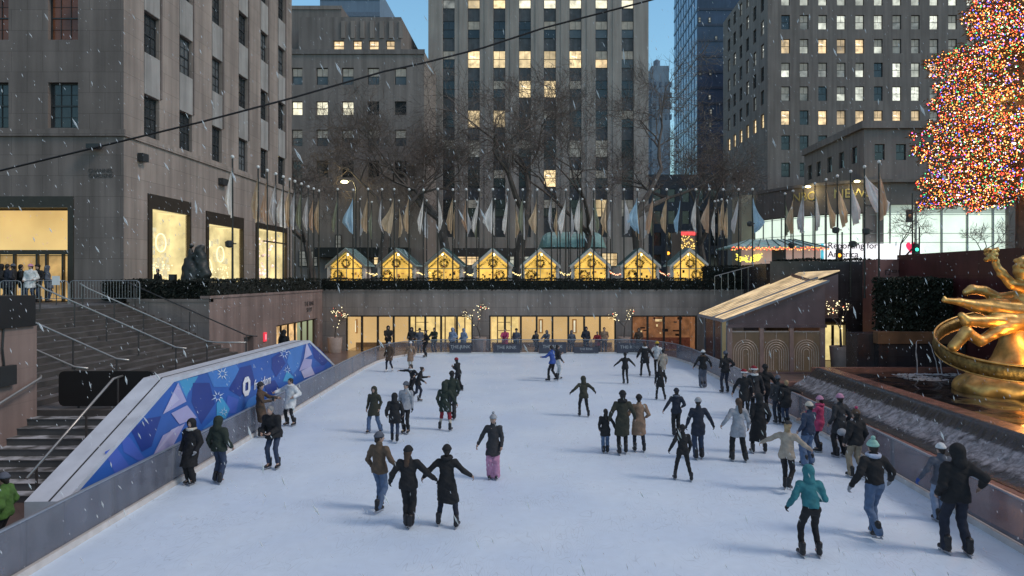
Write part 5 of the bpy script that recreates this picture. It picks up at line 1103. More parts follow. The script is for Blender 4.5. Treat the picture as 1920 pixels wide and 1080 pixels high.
def boot_shared(col):
    k = 'boot_'+col
    if k in pole_me: return pole_me[k]
    def f(p):
        d = cap(p, (0,-.05,.105), (0,.13,.085), .05, .042); d = smin(d, cap(p, (0,-.045,.11), (0,-.05,.27), .052, .06), .04); return np.maximum(d, .052-p[:,2])
    V, Q = sdf_mesh(f, (-.09,-.14,.03), (.09,.21,.35), .014); me = np_mesh('skate', V, Q, cloth(col, 'boot')); bl = MB()
    bl.box((-.004,-.12,.0),(.004,.17,.022)); bl.box((-.006,-.10,.022),(.006,-.05,.06)); bl.box((-.006,.06,.022),(.006,.12,.06)); bl.box((-.03,-.11,.05),(.03,.16,.062))
    pole_me[k] = (me, bl.mesh('blade', mat('skate_blade', (.4,.4,.42), .3, .1, metal=.7))); return pole_me[k]
PR = random.Random(5)
def person(px, py, hy, label, yaw=0, coat='black', cl='hip', pants='black', wide=0, hat=None, hair='dark', hl='short', arms=('relax','relax'), feet=((-.12,.02,0),(.12,-.02,0)), lean=0.0,
           crouch=0.0, glove=None, skate='black', z0=0.0, h=None, skin='light', hy_=0, puffy=0.0, scarf=None, foot_yaw=(8,-8), group='skaters on the ice', vox=None, pom=None, fur=None, bare=None, d=None, torso_yaw=0, shoes=False):
    base = G(px, py, z0) if d is None else Vector(((px-CX)*d/F, d, z0)); dist = base.y
    s = F/dist; ht = h or max(1.2, min(2.05, (py-hy)/s if d is None else 1.75)); k = ht/1.80
    vox = vox or (.017 if dist < 18 else .022 if dist < 30 else .03)
    t = thing('person', label, 'person', base, math.radians(yaw), group); facing = abs(((yaw+180) % 360)-180) > 90
    aL, aR = arms if not facing else (arms[1], arms[0]); ft = feet if not facing else tuple((-x, y, z) for x, y, z in reversed(feet))
    HZ = 1.0-crouch; hip = np.array((0, -.02-lean*.18, HZ)); cl_, sl_2 = math.cos(lean), math.sin(lean)
    def T(v): x, y, z = v; return hip+np.array((x, y*cl_+z*sl_2, -y*sl_2+z*cl_))
    def Ti(p): q = p-hip; return np.stack([q[:,0], q[:,1]*cl_-q[:,2]*sl_2, q[:,1]*sl_2+q[:,2]*cl_], 1)
    legs = []
    for sg, (fx, fy, fz) in zip((-1, 1), ft):
        hj = T((sg*.09, 0, -.03)); an = np.array((fx, fy, .15+fz)); kn, an = ik(hj, an, .43, .43, (0.05*sg, 1, 0)); legs.append((hj, kn, an))
    ars = []
    for sg, a in zip((-1, 1), (aL, aR)):
        v = ARM[a] if isinstance(a, str) else a; v = (v[0]*.93+PR.uniform(-.045,.045), v[1]*.95+PR.uniform(-.03,.07), v[2]*.95+PR.uniform(-.03,.03)); sj = T((sg*.185, 0, .455)); tg = sj+np.array((v[0]*sg, v[1], v[2])); el, wr = ik(sj, tg, .29, .26, (sg*.35, -1, -.1)); ars.append((sj, el, wr))
    hd = T((0, .015, .69)); hyaw = math.radians(hy_+PR.uniform(-22,22))
    def Hd(v): x, y, z = v; return hd+np.array((x*math.cos(hyaw)-y*math.sin(hyaw), x*math.sin(hyaw)+y*math.cos(hyaw), z))
    def Hi(p): q = p-hd; c, s_ = math.cos(-hyaw), math.sin(-hyaw); return np.stack([q[:,0]*c-q[:,1]*s_, q[:,0]*s_+q[:,1]*c, q[:,2]], 1)
    allp = np.array([q for l in legs+ars for q in l]+[hd]); lo = allp.min(0)-.34; hi = allp.max(0)+.34; lo[2] = max(lo[2], .02)
    seed = (px*13+py*7) % 97
    # body: one continuous surface
    def fbody(p):
        q = Ti(p); d_ = cap(q, (0,0,.02), (0,0,.36), .125, .135, .72); d_ = smin(d_, cap(q, (-.14,0,.44), (.14,0,.44), .055, .055), .07); d_ = smin(d_, cap(q, (0,0,.45), (0,.01,.60), .055, .05), .03)
        for hj, kn, an in legs: d_ = smin(d_, cap(p, hj, kn, .078, .052), .04); d_ = smin(d_, cap(p, kn, an, .05, .034), .02); d_ = smin(d_, cap(p, an, an+np.array((0,.12,-.06)), .034, .028), .02)
        for sj, el, wr in ars: d_ = smin(d_, cap(p, sj, el, .046, .038), .03); d_ = smin(d_, cap(p, el, wr, .038, .026), .02)
        u = Hi(p); g = ell(u, (0,-.008,.02), (.077,.094,.100)); g = smin(g, ell(u, (0,.022,-.04), (.055,.066,.075)), .03)
        g = smin(g, cap(u, (0,.085,.015), (0,.108,-.018), .010, .014), .012)
        g = -smin(-g, ell(u, (-.032,.092,.018), (.02,.014,.013)), .012); g = -smin(-g, ell(u, (.032,.092,.018), (.02,.014,.013)), .012)
        g = smin(g, cap(u, (-.022,.080,-.050), (.022,.080,-.050), .009, .009), .008)
        for sg in (-1,1): g = smin(g, ell(u, (sg*.078,-.005,0), (.012,.022,.03)), .006)
        return smin(d_, g, .02)
    V, Q = sdf_mesh(fbody, lo, hi, vox); vv = list(map(tuple, V)); ff = [tuple(x) for x in Q]
    def hands(b, infl):
        for (sj, el, wr), sg in zip(ars, (-1, 1)):
            dv = wr-el; dv /= np.linalg.norm(dv); side = np.array((0,1.,0))-dv*dv[1] if abs(dv[1]) < .9 else np.array((0,0,1.)); side = side-dv*(side@dv); side = side/np.linalg.norm(side); nn = np.cross(dv, side)*(-sg)
            b.tube([wr-dv*.01, wr+dv*.045, wr+dv*.085], [.024+infl,.034+infl,.030+infl], 8)
            for i, ln in enumerate((.068,.078,.073,.056)):
                o = side*(.026-.0175*i); a = wr+dv*.08+o; curl = nn*(.012+.006*i); b.tube([a, a+dv*ln*.45+curl*.3, a+dv*ln*.8+curl*1.2, a+dv*ln+curl*2.2], [.0095+infl*.5,.009+infl*.5,.008+infl*.5,.006+infl*.5], 5)
            a = wr+dv*.03+side*.026; b.tube([a, a+side*.022+dv*.022+nn*.008, a+side*.028+dv*.052+nn*.014], [.012+infl*.5,.0105+infl*.5,.007+infl*.5], 5)
    hb = MB(); hands(hb, .0); off = len(vv); vv += hb.v; ff += [tuple(i+off for i in f) for f in hb.f]
    def mk(name, vlist, flist, m, parent=t):
        me = bpy.data.meshes.new(name); me.from_pydata([(x*k, y*k, z*k) for x, y, z in vlist], [], flist); me.materials.append(m); me.polygons.foreach_set('use_smooth', [True]*len(me.polygons)); me.update(); return link(name, me, parent)
    def sm(name, fn, m, lo_=None, hi_=None, v=None):
        V, Q = sdf_mesh(fn, lo if lo_ is None else lo_, hi if hi_ is None else hi_, v or vox)
        if len(V): return np_part(name, V, Q, m)
    def np_part(name, V, Q, m): me = np_mesh(name, V*k, Q, m); return link(name, me, t)
    mk('body', vv, ff, skinm(skin))
    if glove: gb = MB(); hands(gb, .006); mk('glove', gb.v, gb.f, cloth(glove))
    fl = {0:(.092,.068,.066,.056), 1:(.098,.08,.078,.078), 2:(.112,.10,.10,.112)}[wide]
    def fpants(p):
        q = Ti(p); d_ = cap(q, (-.06,-.01,-.02), (.06,-.01,-.02), .115, .115, .85)
        for hj, kn, an in legs:
            d_ = smin(d_, cap(p, hj, kn, fl[0], fl[1]), .03); dn = (an-kn)/np.linalg.norm(an-kn); e = an+dn*(.03 if wide else -.05) if bare is None else kn+dn*.12; d_ = smin(d_, cap(p, kn, e, fl[2], fl[3] if bare is None else .07), .02)
        return d_+snoise(p, 34, seed)*.007
    sm('trousers' if not bare else 'skirt', fpants, cloth(pants))
    if bare:
        def fsock(p):
            d_ = None
            for hj, kn, an in legs: d_ = smin(d_, cap(p, kn+(an-kn)*.25, an, .058, .05), .005)
            return d_
        sm('sock', fsock, cloth(bare))
    lenz = {'waist':HZ+.02,'hip':HZ-.12,'thigh':HZ-.30,'knee':HZ-.47,'calf':.36,'ankle':.24}[cl]; pf = puffy
    def fcoat(p):
        q = Ti(p); d_ = cap(q, (0,0,.0), (0,0,.30), .145+pf, .165+pf, .74); d_ = smin(d_, cap(q, (-.135,-.005,.43), (.135,-.005,.43), .078+pf*.6, .078+pf*.6), .07); d_ = smin(d_, cap(q, (0,-.015,.48), (0,-.01,.555), .085, .078), .04)
        if cl != 'waist':
            a = hip+np.array((0,0,.05)); e = np.array((hip[0]+(legs[0][1][0]+legs[1][1][0])*.3, (legs[0][1][1]+legs[1][1][1])*.35, lenz-.05)); w_ = .165+pf+(HZ-lenz)*.10
            d_ = smin(d_, cap(p, a, e, .158+pf, w_, .80), .05)
            for hj, kn, an in legs: d_ = smin(d_, cap(p, hj, kn, .118+pf*.5, .10+pf*.3), .05)
            if lenz < .5:
                for hj, kn, an in legs: d_ = smin(d_, cap(p, kn, an, .10, .09), .05)
        else: d_ = smin(d_, cap(q, (0,0,-.02), (0,0,.06), .15+pf, .15+pf, .78), .03)
        d_ = np.maximum(d_, lenz-p[:,2]+.012*np.sin(p[:,0]*23+seed))
        for sj, el, wr in ars:
            dn = (wr-el)/np.linalg.norm(wr-el); d_ = smin(d_, cap(p, sj, el, .074+pf*.6, .060+pf*.6), .04); d_ = smin(d_, cap(p, el, wr-dn*.01, .060+pf*.6, .046+pf*.5), .02)
        return d_+snoise(p, 21, seed)*.009+snoise(p, 47, seed*2)*.0045
    sm('coat' if cl in ('thigh','knee','calf','ankle') else 'jacket', fcoat, cloth(coat))
    hlo, hhi = hd-.26, hd+.26; hlo = hlo.copy(); hlo[2] -= .32; hv = min(vox, .018)
    hairc = {'dark':(.018,.013,.011),'brown':(.06,.032,.018),'blond':(.32,.22,.12),'grey':(.2,.2,.2)}[hair]; hm = mat('hair_'+hair, hairc, .6, .35, 14)
    if hat != 'hood':
        def fhair(p):
            u = Hi(p); g = ell(u, (0,-.018,.028), (.090,.102,.106)); g = np.maximum(g, -ell(u, (0,.095,-.045), (.074,.085,.115)))
            if hl == 'long': g = smin(g, cap(u, (0,-.075,-.02), (0,-.125,-.26), .078, .055, .6), .04)
            elif hl == 'bun': g = smin(g, ell(u, (0,-.10,.09), (.045,.045,.045)), .015)
            else: g = smin(g, cap(u, (0,-.05,0), (0,-.07,-.06), .07, .05), .02)
            return g+snoise(u, 60, seed)*.004
        sm('hair', fhair, hm, hlo, hhi, hv)
    if hat == 'hood':
        def fh(p):
            u = Hi(p); g = ell(u, (0,-.02,.025), (.118,.13,.135)); g = smin(g, cap(u, (0,-.05,-.08), (0,-.06,-.16), .10, .12), .05); g = np.maximum(g, -ell(u, (0,.14,-.01), (.075,.12,.10))); return g+snoise(u, 40, seed)*.003
        sm('hood', fh, cloth(coat if not pom else pom), hlo, hhi, hv)
        if hl == 'long': sm('hair', lambda p: cap(Hi(p), (.05,.07,-.06), (.06,.09,-.24), .03, .02), hm, hlo, hhi, hv)
    elif hat and hat.startswith('cap'):
        c_ = hat.split(':')[1]
        def fc(p): u = Hi(p); g = np.maximum(ell(u, (0,-.012,.05), (.098,.108,.085)), .045-u[:,2]); return np.minimum(g, np.maximum(ell(u, (0,.06,.052), (.09,.12,.014)), -9))
        sm('cap', fc, cloth(c_), hlo, hhi, min(hv,.016))
    elif hat and hat.startswith('santa'):
        def fs(p): u = Hi(p); return np.minimum(np.maximum(ell(u, (0,-.01,.06), (.10,.112,.11)), .05-u[:,2]), cap(u, (.02,-.05,.13), (.09,-.08,.10), .055, .03))
        sm('santa_hat', fs, cloth('red'), hlo, hhi, hv)
        def fb(p): u = Hi(p); a = np.arctan2(u[:,1]+.01, u[:,0]); r_ = np.sqrt((u[:,0]/.104)**2+((u[:,1]+.01)/.114)**2); return np.sqrt(((r_-1)*.11)**2+(u[:,2]-.055)**2)-.030
        sm('white_hat_band', fb, cloth('white'), hlo, hhi, hv)
    elif hat:
        c_ = hat
        def fbn(p):
            u = Hi(p); g = np.maximum(ell(u, (0,-.012,.045), (.098,.110,.115)), .030-u[:,2]); r_ = np.sqrt((u[:,0]/.098)**2+((u[:,1]+.012)/.110)**2); return smin(g, np.sqrt(((r_-1)*.10)**2+((u[:,2]-.05)*.55)**2)-.014, .01)
        sm('beanie', fbn, cloth(c_), hlo, hhi, hv)
        if pom: b = MB(); b.ball(Hd((0,-.02,.185)), .042, None, 10, 7); mk('pompom', b.v, b.f, cloth(pom))
    if fur or scarf:
        c_ = fur or scarf
        def fr_(p):
            q = p-T((0,0,.545)); r_ = np.sqrt((q[:,0]/.105)**2+((q[:,1])/.11)**2); return np.sqrt(((r_-1)*.105)**2+(q[:,2]*.8)**2)-.036+snoise(p, 70, 1)*.006
        sm('fur_collar' if fur else 'scarf', fr_, cloth(c_), hlo, hhi, hv)
    me, bl = boot_shared(skate)
    for (hj, kn, an), fy in zip(legs, foot_yaw):
        o = link('skate' if not shoes else 'boot', me, t); o.location = (an[0]*k, an[1]*k, (an[2]-.15)*k); dn = an-kn; pitch = math.atan2(-dn[1], -dn[2])*.35 if an[2] > .2 else 0
        o.rotation_euler = (-pitch, 0, math.radians(fy)); o.scale = (k, k, k)
        if not shoes: b2 = link('blade', bl, o)
    return t
WALK = ((-.10,.16,0),(.10,-.20,.04)); STR = ((-.20,.05,0),(.24,-.10,0)); TOG = ((-.08,0,0),(.09,.03,0)); LEFTB = ((-.12,-.32,.10),(.08,.10,0)); RIGHTB = ((-.06,.10,0),(.18,-.36,.14))
PE = [
 dict(px=712,py=958,hy=812,label='man in grey beanie, brown jacket and blue jeans skating left of the hand-holding trio',yaw=-20,coat='gold brown',cl='hip',pants='denim',wide=1,hat='slate',hy_=-25,arms=('relax','hold'),feet=WALK),
 dict(px=766,py=990,hy=838,label='woman with long dark hair all in black in the middle of the hand-holding trio',yaw=0,coat='black',cl='hip',pants='black',wide=1,hat='black',hl='long',hair='brown',arms=('outlow','outmid'),feet=((-.05,.05,0),(.06,-.05,.02)),glove='black',puffy=.015),
 dict(px=838,py=987,hy=836,label='woman in black knee-length coat stretching her right arm out',yaw=-3,coat='black',cl='knee',pants='navy',hat='black',arms=('outmid',(.40,.05,-.36)),feet=STR,fur='black'),
 dict(px=925,py=898,hy=779,label='woman in pompom beanie, black jacket and pink wide trousers',yaw=175,coat='charcoal',cl='thigh',pants='pink',wide=2,hat='grey',pom='grey',hl='long',hair='blond',arms=('outlow','relax'),feet=TOG),
 dict(px=701,py=812,hy=726,label='hooded skater in olive parka and jeans facing the camera',yaw=170,coat='olive',cl='thigh',pants='denim',wide=1,hat='hood',arms=('down','down'),feet=STR),
 dict(px=740,py=829,hy=738,label='skater in black puffer coat seen from behind beside the olive parka',yaw=10,coat='black',cl='thigh',pants='dark denim',hat='hood',arms=('relax','relax'),feet=WALK,puffy=.02),
 dict(px=761,py=813,hy=717,label='skater in grey hooded top and grey beanie facing the camera',yaw=170,coat='grey',cl='hip',pants='black',hat='slate',arms=('relax','down'),feet=TOG,glove='black'),
 dict(px=773,py=744,hy=681,label='black clad skater with white scarf flinging arms to the left',yaw=150,coat='black',cl='waist',pants='black',hat=None,hl='long',hair='dark',arms=((.55,.1,-.02),(.3,.3,-.2)),feet=TOG,scarf='white',lean=.25,crouch=.04),
 dict(px=786,py=754,hy=686,label='dancer in black balancing with one leg kicked back to the right',yaw=-70,coat='black',cl='hip',pants='navy',hat=None,hl='bun',arms=('fwd','outmid'),feet=((-.08,.02,0),(.10,-.52,.14)),lean=.35,crouch=.03),
 dict(px=770,py=692,hy=641,label='skater in beige coat and white beanie near the far left curve',yaw=175,coat='tan',cl='knee',pants='cream',hat='white',arms=('outlow','relax'),feet=TOG),
 dict(px=730,py=697,hy=642,label='skater in brown shearling coat and white skates at the far left curve',yaw=160,coat='brown',cl='thigh',pants='navy',hat='grey',arms=('relax','relax'),feet=WALK,skate='white',puffy=.02),
 dict(px=798,py=670,hy=619,label='dark figure in black standing close to the far barrier',yaw=120,coat='black',cl='hip',pants='black',arms=('pocket','pocket'),feet=TOG),
 dict(px=858,py=733,hy=671,label='skater with dark red beanie and raised hands in black jacket',yaw=60,coat='black',cl='hip',pants='black',wide=1,hat='red',arms=('chest','chest'),feet=((-.1,0,0),(.16,-.16,0)),lean=.2),
 dict(px=847,py=788,hy=697,label='dark coated skater behind the woman in white socks',yaw=10,coat='dark green',cl='hip',pants='charcoal',wide=1,hat='black',arms=('relax','relax'),feet=TOG,lean=.05),
 dict(px=834,py=807,hy=716,label='woman in dark green jacket with red skirt and white socks',yaw=-8,coat='dark green',cl='thigh',pants='red',hat='hood',pom='dark green',arms=('down','outlow'),feet=STR,bare='cream'),
 dict(px=1035,py=715,hy=648,label='skater in bright blue jacket leaning with a partner in white trousers',yaw=60,coat='blue',cl='hip',pants='black',hat=None,arms=('fwd','fwd'),feet=WALK,lean=.12),
 dict(px=1046,py=711,hy=647,label='skater in dark top and white trousers behind the bright blue jacket',yaw=-60,coat='charcoal',cl='waist',pants='white',wide=1,hair='dark',arms=('chest','relax'),feet=TOG),
 dict(px=1094,py=781,hy=703,label='skater in olive hooded jacket crouching with both arms spread',yaw=5,coat='olive',cl='hip',pants='black',hat='hood',arms=('outmid','outmid'),feet=((-.17,.06,0),(.20,-.12,0)),lean=.2,crouch=.07,glove='black'),
 dict(px=1172,py=720,hy=662,label='small skater in black holding both arms out near the far barrier',yaw=3,coat='black',cl='hip',pants='black',hat='black',arms=('outmid','outmid'),feet=((-.08,0,0),(.14,-.06,0)),glove='black'),
 dict(px=1209,py=706,hy=642,label='skater in black winter jacket with white fur hood near the far barrier',yaw=0,coat='black',cl='thigh',pants='black',hair='brown',arms=('outlow','outlow'),feet=STR,fur='white',puffy=.02),
 dict(px=1232,py=704,hy=641,label='skater in white jacket with yellow beanie near the far barrier',yaw=-10,coat='white',cl='hip',pants='black',hat='yellow',arms=('outlow','relax'),feet=TOG),
 dict(px=1243,py=709,hy=656,label='skater in pale grey coat wearing a dark crossbody strap',yaw=0,coat='beige',cl='knee',pants='charcoal',hat='black',arms=('relax','relax'),feet=TOG),
 dict(px=1238,py=750,hy=687,label='young skater with dark hair in black jacket below the pale coat',yaw=0,coat='black',cl='thigh',pants='black',hl='long',arms=('down','relax'),feet=STR),
 dict(px=1318,py=727,hy=657,label='skater in white bobble hat, brown hood and grey wide trousers at the right barrier',yaw=0,coat='black',cl='hip',pants='slate',wide=2,hat='white',fur='brown',arms=('outlow','outlow'),feet=TOG),
 dict(px=1360,py=737,hy=659,label='man in black backpacked jacket standing at the right barrier',yaw=10,coat='black',cl='hip',pants='navy',wide=0,hat='slate',arms=('pocket','hip'),feet=((-.16,0,0),(.12,.04,0))),
 dict(px=1396,py=786,hy=695,label='skater in small santa hat at the left of the dark group',yaw=170,coat='black',cl='thigh',pants='black',hat='santa',arms=('outlow','relax'),feet=TOG),
 dict(px=1415,py=782,hy=689,label='skater in larger white trimmed santa hat looking at the camera',yaw=175,coat='charcoal',cl='thigh',pants='black',hat='santa',arms=('relax','relax'),feet=TOG,scarf='white'),
 dict(px=1434,py=778,hy=684,label='tall skater in black behind the two santa hats',yaw=0,coat='black',cl='thigh',pants='black',hat='black',arms=('relax','outlow'),feet=TOG,puffy=.02),
 dict(px=1423,py=850,hy=757,label='skater in ankle-length black coat with back to the camera',yaw=0,coat='black',cl='calf',pants='black',hat='hood',arms=('relax','relax'),feet=((-.2,0,0),(.2,.05,0)),puffy=.02,h=1.72),
 dict(px=1458,py=795,hy=705,label='skater in dark cap and dark jeans left of the outstretched arm',yaw=0,coat='charcoal',cl='hip',pants='navy',hat='slate',arms=('relax','relax'),feet=TOG),
 dict(px=1474,py=797,hy=713,label='fair haired skater in black reaching one arm towards the barrier',yaw=8,coat='black',cl='thigh',pants='dark denim',hair='blond',arms=('relax',(.52,.04,-.18)),feet=TOG,puffy=.02),
 dict(px=1268,py=818,hy=729,label='skater in navy jacket with grey hood seen behind the small boy',yaw=0,coat='navy',cl='hip',pants='black',wide=1,hat='navy',fur='slate',arms=('outlow','hip'),feet=TOG),
 dict(px=1280,py=901,hy=798,label='boy in black jacket striding with legs apart in the middle right',yaw=0,coat='black',cl='hip',pants='black',hat='black',arms=('outlow','relax'),feet=((-.24,.10,0),(.26,-.10,0)),lean=.12,glove='black'),
 dict(px=1309,py=861,hy=747,label='woman in white beanie, dark navy coat and jeans',yaw=0,coat='navy',cl='thigh',pants='dark denim',wide=1,hat='grey',arms=('relax','outlow'),feet=((-.08,-.05,0),(.12,.05,0)),glove='black'),
 dict(px=1384,py=865,hy=747,label='fair haired woman in light grey coat and black trousers',yaw=0,coat='grey',cl='thigh',pants='black',wide=1,hair='brown',hl='long',arms=('outlow','relax'),feet=((-.17,.02,0),(.19,-.08,0))),
 dict(px=1135,py=850,hy=767,label='long haired girl in black coat and pale jeans holding hands on the left of three',yaw=0,coat='black',cl='thigh',pants='denim',wide=1,hair='dark',hl='long',arms=('relax','hold'),feet=TOG),
 dict(px=1167,py=852,hy=734,label='tall person in long dark olive coat in the middle of three',yaw=0,coat='olive',cl='knee',pants='black',hat='black',arms=('hold','hold'),feet=((-.10,-.06,0),(.11,.08,0)),fur='black'),
 dict(px=1198,py=847,hy=741,label='person in long tan coat and dark cap on the right of three',yaw=0,coat='tan',cl='knee',pants='navy',hat='black',arms=('hold','pocket'),feet=((-.14,0,0),(.16,-.04,0))),
 dict(px=1476,py=922,hy=788,label='skater in beige jacket and dark cap with arms swung out',yaw=-35,coat='beige',cl='hip',pants='black',hat='cap:charcoal',hair='blond',hl='long',arms=((.44,.02,-.26),(.32,.28,-.36)),feet=((-.10,.20,0),(.10,-.24,.12)),lean=.2,crouch=.03),
 dict(px=1516,py=872,hy=755,label='woman in denim jacket, pale beret and wide blue jeans beside the barrier',yaw=25,coat='dark denim',cl='hip',pants='denim',wide=2,hat='cream',arms=('relax','fwd'),feet=((-.16,0,0),(.14,.05,0))),
 dict(px=1536,py=848,hy=741,label='child in hot pink jacket and pink hat reaching for the barrier',yaw=50,coat='hot pink',cl='thigh',pants='navy',hat='pink',arms=('fwd','fwd'),feet=TOG,scarf='hot pink',h=1.62),
 dict(px=1574,py=857,hy=740,label='woman in black coat with pale pink beanie next to the barrier',yaw=20,coat='charcoal',cl='thigh',pants='black',wide=1,hat='pink',arms=('relax','relax'),feet=((-.12,0,0),(.14,-.05,0))),
 dict(px=1604,py=896,hy=769,label='skater in pink pompom beanie, black jacket and khaki trousers',yaw=15,coat='black',cl='hip',pants='khaki',wide=1,hat='brown',pom='hot pink',arms=('relax','relax'),feet=((-.1,.06,0),(.14,-.14,.04)),puffy=.02),
 dict(px=1638,py=1006,hy=828,label='skater in mint pompom beanie, black jacket and blue jeans',yaw=8,coat='black',cl='waist',pants='denim',wide=1,hat='mint',pom='mint',arms=(('outlow'),'outlow'),feet=((-.08,-.26,.06),(.04,.06,0)),scarf='pale blue',puffy=.02,glove='grey',lean=.08),
 dict(px=1519,py=1044,hy=872,label='skater in teal hooded top and black trousers in the right foreground',yaw=0,coat='teal',cl='waist',pants='black',hat='hood',arms=('outlow','pocket'),feet=((-.17,.0,0),(.17,.0,0)),lean=.22,crouch=.03,glove='black',puffy=.01),
 dict(px=1763,py=978,hy=833,label='skater in light blue top and pale jeans half hidden behind the hooded man',yaw=0,coat='slate',cl='hip',pants='light blue',wide=1,hat='white',arms=('outlow','relax'),feet=TOG,glove='blue'),
 dict(px=1793,py=1040,hy=835,label='tall man in black hooded jacket with red hem and navy jeans at the lower right',yaw=0,coat='black',cl='hip',pants='navy',wide=1,hat='hood',arms=('relax',(.20,-.05,-.34)),feet=((-.14,.06,0),(.16,-.06,0)),puffy=.02),
 dict(px=358,py=908,hy=787,label='person in long black hooded coat with pale face scarf by the left barrier',yaw=165,coat='black',cl='knee',pants='black',wide=1,hat='hood',arms=('relax','relax'),feet=TOG,puffy=.03,scarf='cream',glove='grey'),
 dict(px=411,py=905,hy=782,label='skater in dark green jacket and blue jeans standing by the left barrier',yaw=-15,coat='dark green',cl='hip',pants='dark denim',wide=1,hat='hood',arms=('relax','relax'),feet=((-.12,0,0),(.10,-.1,0)),foot_yaw=(50,40),puffy=.02),
 dict(px=489,py=820,hy=718,label='person in long brown coat looking at a phone against the blue panel',yaw=-80,coat='brown',cl='knee',pants='black',hat='charcoal',arms=('fwd','fwd'),feet=TOG),
 dict(px=544,py=799,hy=710,label='woman in white puffer jacket raising a hand beside the blue panel',yaw=160,coat='white',cl='thigh',pants='black',hair='dark',arms=((.40,.22,-.20),'hip'),feet=((-.16,0,0),(.14,-.04,0)),puffy=.04,scarf='white'),
 dict(px=512,py=879,hy=777,label='person in black jacket and skinny jeans bending their head forward',yaw=172,coat='black',cl='hip',pants='dark denim',hair='grey',arms=('pocket','touch'),feet=((-.13,0,0),(.14,0,0)),lean=.34,crouch=.02,puffy=.03,h=1.75),
]
for q in PE: person(**q)
# spectators and queue
SPG = 'spectators behind the far barrier'
specs = [(728,'black','tall dark spectator leaning on the barrier by the left curve'),(772,'charcoal','dark spectator in front of the bright lobby shelves'),(787,'slate','spectator in grey coat left of the man at the far barrier'),(814,'dark green','hooded spectator in dark green left of the blue pair'),(848,'light blue','left spectator of the pair in pale blue rain jackets'),(869,'light blue','right spectator of the pair in pale blue rain jackets'),
 (947,'hot pink','spectator in muted pink coat left of the two in the bright bay'),(968,'slate','spectator in slate jacket beside the muted pink coat'),(1005,'charcoal','short dark spectator left of the first tall wall lamp'),(1025,'slate','small spectator in slate right of the first tall wall lamp'),(1072,'slate','small spectator under the second tall wall lamp'),(1099,'navy','tall spectator in navy standing before the middle bay'),(1120,'red','spectator in dark red hood near the right of the middle bay'),(1133,'tan','spectator in tan at the right end of the middle bay'),(1198,'brown','spectator in brown before the restaurant windows')]
for i, (px, c, lb) in enumerate(specs):
    person(px, 0, 0, lb, yaw=180+R_.uniform(-40,40), coat=c, cl=R_.choice(['hip','thigh']), pants=R_.choice(['black','navy','dark denim']), hat=R_.choice(['hood','black','slate',None]) if i not in (4,5) else 'hood', arms=('fwd','fwd') if i % 3 == 0 else ('pocket','pocket'), d=45.9 if i != 0 else 45.8, z0=FZ, h=1.78+R_.uniform(-.08,.06)-(.18 if i in (8,9,10,12) else 0)+(.1 if i in (0,11) else 0), group=SPG, vox=.034, shoes=True, puffy=.03)
QG = 'people queueing at the entrance'
for i, (px, c, hat, lb) in enumerate([(4,'black','hood','hooded person in black at the far left of the entrance queue'),(24,'charcoal','slate','person in charcoal coat second in the entrance queue'),(40,'black',None,'dark haired person in black beside the white jacket in the queue'),(57,'white','pink','person in white jacket and pale purple beanie in the entrance queue'),(70,'black','black','tall person in black cap behind the white jacket'),(90,'slate','hood','hooded person in slate near the entrance sign board'),(15,'navy',None,'person in navy behind the front of the entrance queue')]):
    person(px, 0, 0, lb, yaw=R_.uniform(-60,200), coat=c, cl='thigh', pants=R_.choice(['black','dark denim']), hat=hat, d=31.8+.25*(i%3), z0=PZ, h=1.78+R_.uniform(-.06,.08), group=QG, vox=.03, shoes=True, puffy=.02, arms=('pocket','pocket'))
person(533, 0, 0, 'dark figure on the landing behind the top of the blue panel', yaw=0, coat='black', cl='hip', pants='black', hat='hood', d=33.5, z0=.75, h=1.75, vox=.03, group='people beside the stairs', shoes=True)
person(6, 0, 0, 'person in lime and black jacket walking below the lower stairs', yaw=100, coat='lime', cl='hip', pants='black', hat='slate', d=12.6, z0=FZ, h=1.55, vox=.022, group='people beside the stairs', shoes=True, puffy=.03)
person(295, 0, 0, 'dark figure standing by the corner of the near building', yaw=160, coat='black', cl='thigh', pants='black', hat=None, d=34.2, z0=PZ, h=1.62, vox=.034, group='people on the plaza', shoes=True)
person(1667, 0, 0, 'dark figure behind the stone pier below the screen', yaw=160, coat='black', cl='thigh', pants='black', hat=None, d=44, z0=4.9, h=1.6, vox=.034, group='people on the plaza', shoes=True) if False else None
# shoulder bag, phone
def bag(label, px, py, d, c, sz):
    o = P(px, py, d); t = thing('shoulder_bag', label, 'bag', o); s_ = MB().ball(o, sz, None, 12, 8, (1,.45,.8)); part(s_, 'pouch', cloth(c), t, True); part(MB().tube([o+Vector((-.05,0,sz*.6)), o+Vector((-.12,.03,.35)), o+Vector((-.04,.07,.6))], .01, 5), 'strap', cloth('black'), t)
bag('small pale shoulder bag carried beside the black coat by the right barrier', 1578, 810, 18.9, 'grey', .13)
ph = thing('phone', 'dark phone held in front of the brown coat', 'phone', P(512,752,21.6)); o = P(512,752,21.6); part(MB().box((o.x-.04,o.y-.01,o.z),(o.x+.04,o.y+.01,o.z+.14)), 'case', FRAME, ph)
